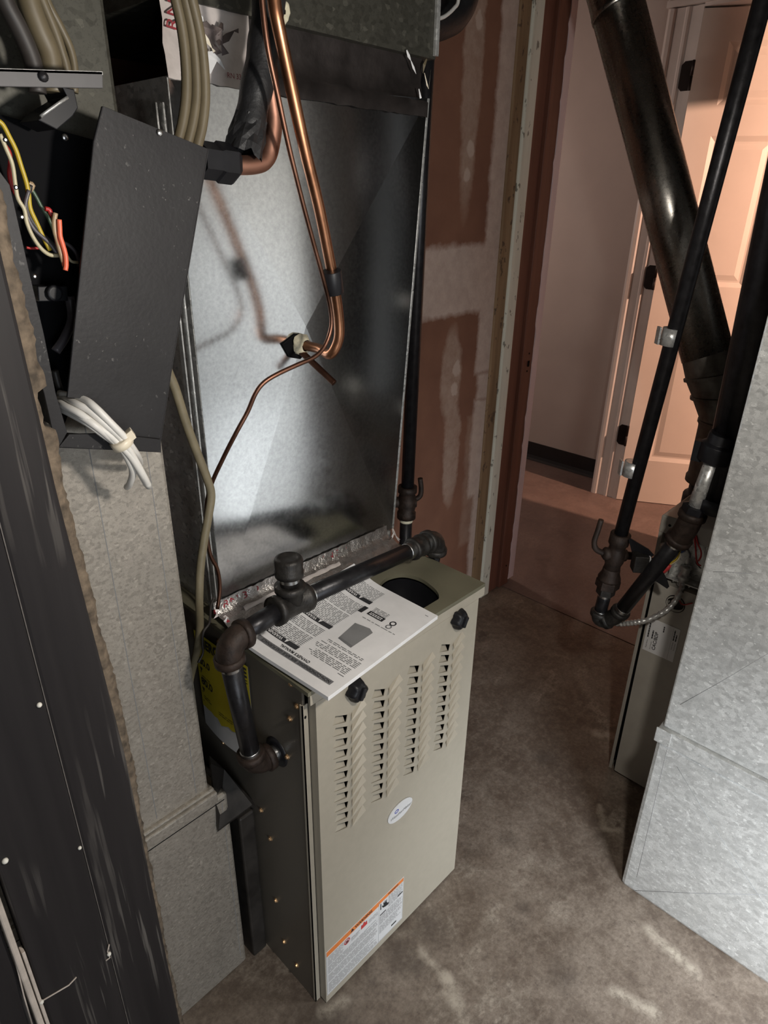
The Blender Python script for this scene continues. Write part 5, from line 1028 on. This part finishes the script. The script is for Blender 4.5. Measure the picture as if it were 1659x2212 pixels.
# ---------------------------------------------------------------- thick black pipe by the right-hand duct
bp = [(0.930,-0.284,1.251),(0.930,-0.277,1.489)]; dd = (V(bp[1]) - V(bp[0])).normalized(); b0 = V(bp[0]) - dd*0.30
BPp = thing('black_pipe', 'thick black vertical pipe right beside the right-hand galvanized duct', 'pipe', b0)
MB().tube([b0, b0 + dd*1.5], 0.044, 24).build('tube', 'iron', BPp); MB().rev(b0 - dd*0.002, dd, [(0, 0.044), (0, 0.049), (0.03, 0.049), (0.031, 0.044)], 24).build('end_collar', 'black', BPp)
P2 = thing('supply_plenum', 'dark plenum standing on the grey-olive furnace behind the thick black pipe', 'duct', (1.55, -0.45, 0.846))
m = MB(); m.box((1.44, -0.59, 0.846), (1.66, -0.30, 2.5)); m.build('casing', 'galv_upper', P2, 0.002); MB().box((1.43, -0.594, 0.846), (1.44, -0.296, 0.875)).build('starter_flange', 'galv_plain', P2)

# ---------------------------------------------------------------- flue pipe
FL = thing('flue_pipe', 'wide dark metal flue pipe slanting up in front of the hall wall and door', 'pipe', (1.35, -0.16, 0.85))
f0, f1 = (V(q) for q in [(1.350,-0.065,1.186),(1.350,0.328,1.988)]); fd = (f1 - f0).normalized(); r = 0.064
MB().tube([f0 + fd*0.0, f1 + fd*0.02], r, 32, True).build('slanted_section', 'flue', FL)
m = MB(); m.rev(f1 - fd*0.012, fd, [(0, r), (0.001, r*1.03), (0.012, r*1.03), (0.016, r*1.012), (0.03, r*1.0), (0.45, r*0.99)], 32); m.build('upper_section', 'flue', FL)
# adjustable elbow: three gores between the slanted and the upright section
base = V((1.35, -0.165, 0.86)); vt = V((0, 0, 1)); corner = f0 - fd*0.075
mid = (fd + vt).normalized()
cuts = [(f0 + fd*0.012, fd), (f0 - fd*0.055, (fd*2 + vt).normalized()), (f0 - fd*0.11 + V((0, -0.004, -0.002)), (fd + vt*2).normalized()), (V((1.35, -0.150, f0.z - 0.165)), vt)]
def ringpts(c, d, rad, n=32):
    u = V((1, 0, 0)); u = (u - d*u.dot(d)).normalized(); w_ = d.cross(u)
    return [c + (u*math.cos(2*math.pi*k/n) + w_*math.sin(2*math.pi*k/n))*rad for k in range(n)]
for i in range(3):
    (ca, da), (cb, db) = cuts[i], cuts[i+1]; m = MB(); n = 32
    ra, rb = r*(1.03 if i else 1.0), r*1.05
    R0, R1 = ringpts(ca, da, ra), ringpts(cb, db, rb)
    Rm = [(p*0.12 + q*0.88) for p, q in zip(R0, R1)]; c_m = ca*0.12 + cb*0.88
    Rb = [c_m + (p - c_m)*0.97 for p in Rm]
    if i == 0:   # crimped end
        R0 = [ca + (p - ca)*(0.985 if k % 2 else 0.955) for k, p in enumerate(R0)]
    fs = [(k, (k+1) % n, n+(k+1) % n, n+k) for k in range(n)]
    m.add(R0 + Rb, fs, True)
    bead = [cb + (p - cb)*1.05 - db*0.004 for p in R1]; b2_ = [cb + (p - cb)*1.05 + db*0.004 for p in R1]; b3_ = [cb + (p - cb)*0.98 + db*0.006 for p in R1]
    m.add(Rb + bead, fs); m.add(bead + b2_, fs); m.add(b2_ + b3_, fs); m.build('elbow_gore', 'flue_elbow', FL)
vb = cuts[3][0]
m = MB(); m.rev(vb + V((0, 0, 0.006)), (0, 0, -1), [(0, r*1.05), (0.004, r*1.09), (0.010, r*1.06), (0.02, r*1.03), (0.16, r*1.02), (0.165, r*1.08), (0.178, r*1.08), (0.18, r)], 32); m.build('upright_section', 'flue_elbow', FL)
zb = vb.z - 0.172
m = MB(); m.rev((1.35, -0.168, zb), (0, 0, -1), [(0, r), (0.002, r*1.12), (0.04, r*1.12), (0.041, r*1.3), (0.075, r*1.3), (0.08, r*1.1), (max(0.09, zb - 0.847), r*1.1)], 24); m.build('draft_collar', 'black', FL)

# ================================================================ RIGHT RETURN DUCT
D2 = thing('return_duct', 'bright spangled galvanized duct filling the right edge of the picture', 'duct', (0.95, -0.8, 0))
m = MB(); m.box((0.716, -1.25, 0.515), (1.02, -0.346, 2.5)); m.build('riser', 'galv_right', D2, 0.004)
m = MB(); m.box((0.706, -1.25, 0.478), (1.02, -0.340, 0.515)); m.box((0.701, -0.372, 0.480), (0.704, -0.338, 0.518)); m.build('drive_cleat', 'galv_right', D2, 0.004)
m = MB(); m.box((0.712, -1.25, 0.0), (1.02, -0.340, 0.478)); m.build('base_section', 'galv_right', D2, 0.010)
for q in ([(0.716,-0.492,0.788),(0.716,-0.435,0.694),(0.716,-0.369,0.590)], [(0.712,-0.395,0.435),(0.712,-0.494,0.333),(0.712,-0.635,0.204)], [(0.712,-0.378,0.009),(0.712,-0.499,0.120),(0.712,-0.626,0.242)], [(0.712,-0.367,0.466),(0.712,-0.369,0.369),(0.712,-0.374,0.054)], [(0.716,-0.365,0.912),(0.716,-0.396,0.924),(0.716,-0.430,0.934)]):
    MB().tube(q, 0.0005, 5).build('crease', 'ink_grey', D2)

# strike holes in the pale casing edge
_t5 = bpy.data.objects['trim_5']
for q, w_, h_ in zip([(1.704,0.687,0.987),(1.702,0.687,1.026),(1.699,0.687,0.959),(1.701,0.687,0.099)], (0.010, 0.004, 0.004, 0.004), (0.022, 0.006, 0.006, 0.006)):
    MB().box((q[0] - w_/2, 0.6865, q[2] - h_/2), (q[0] + w_/2, 0.689, q[2] + h_/2)).build('strike_hole', 'inner', _t5)
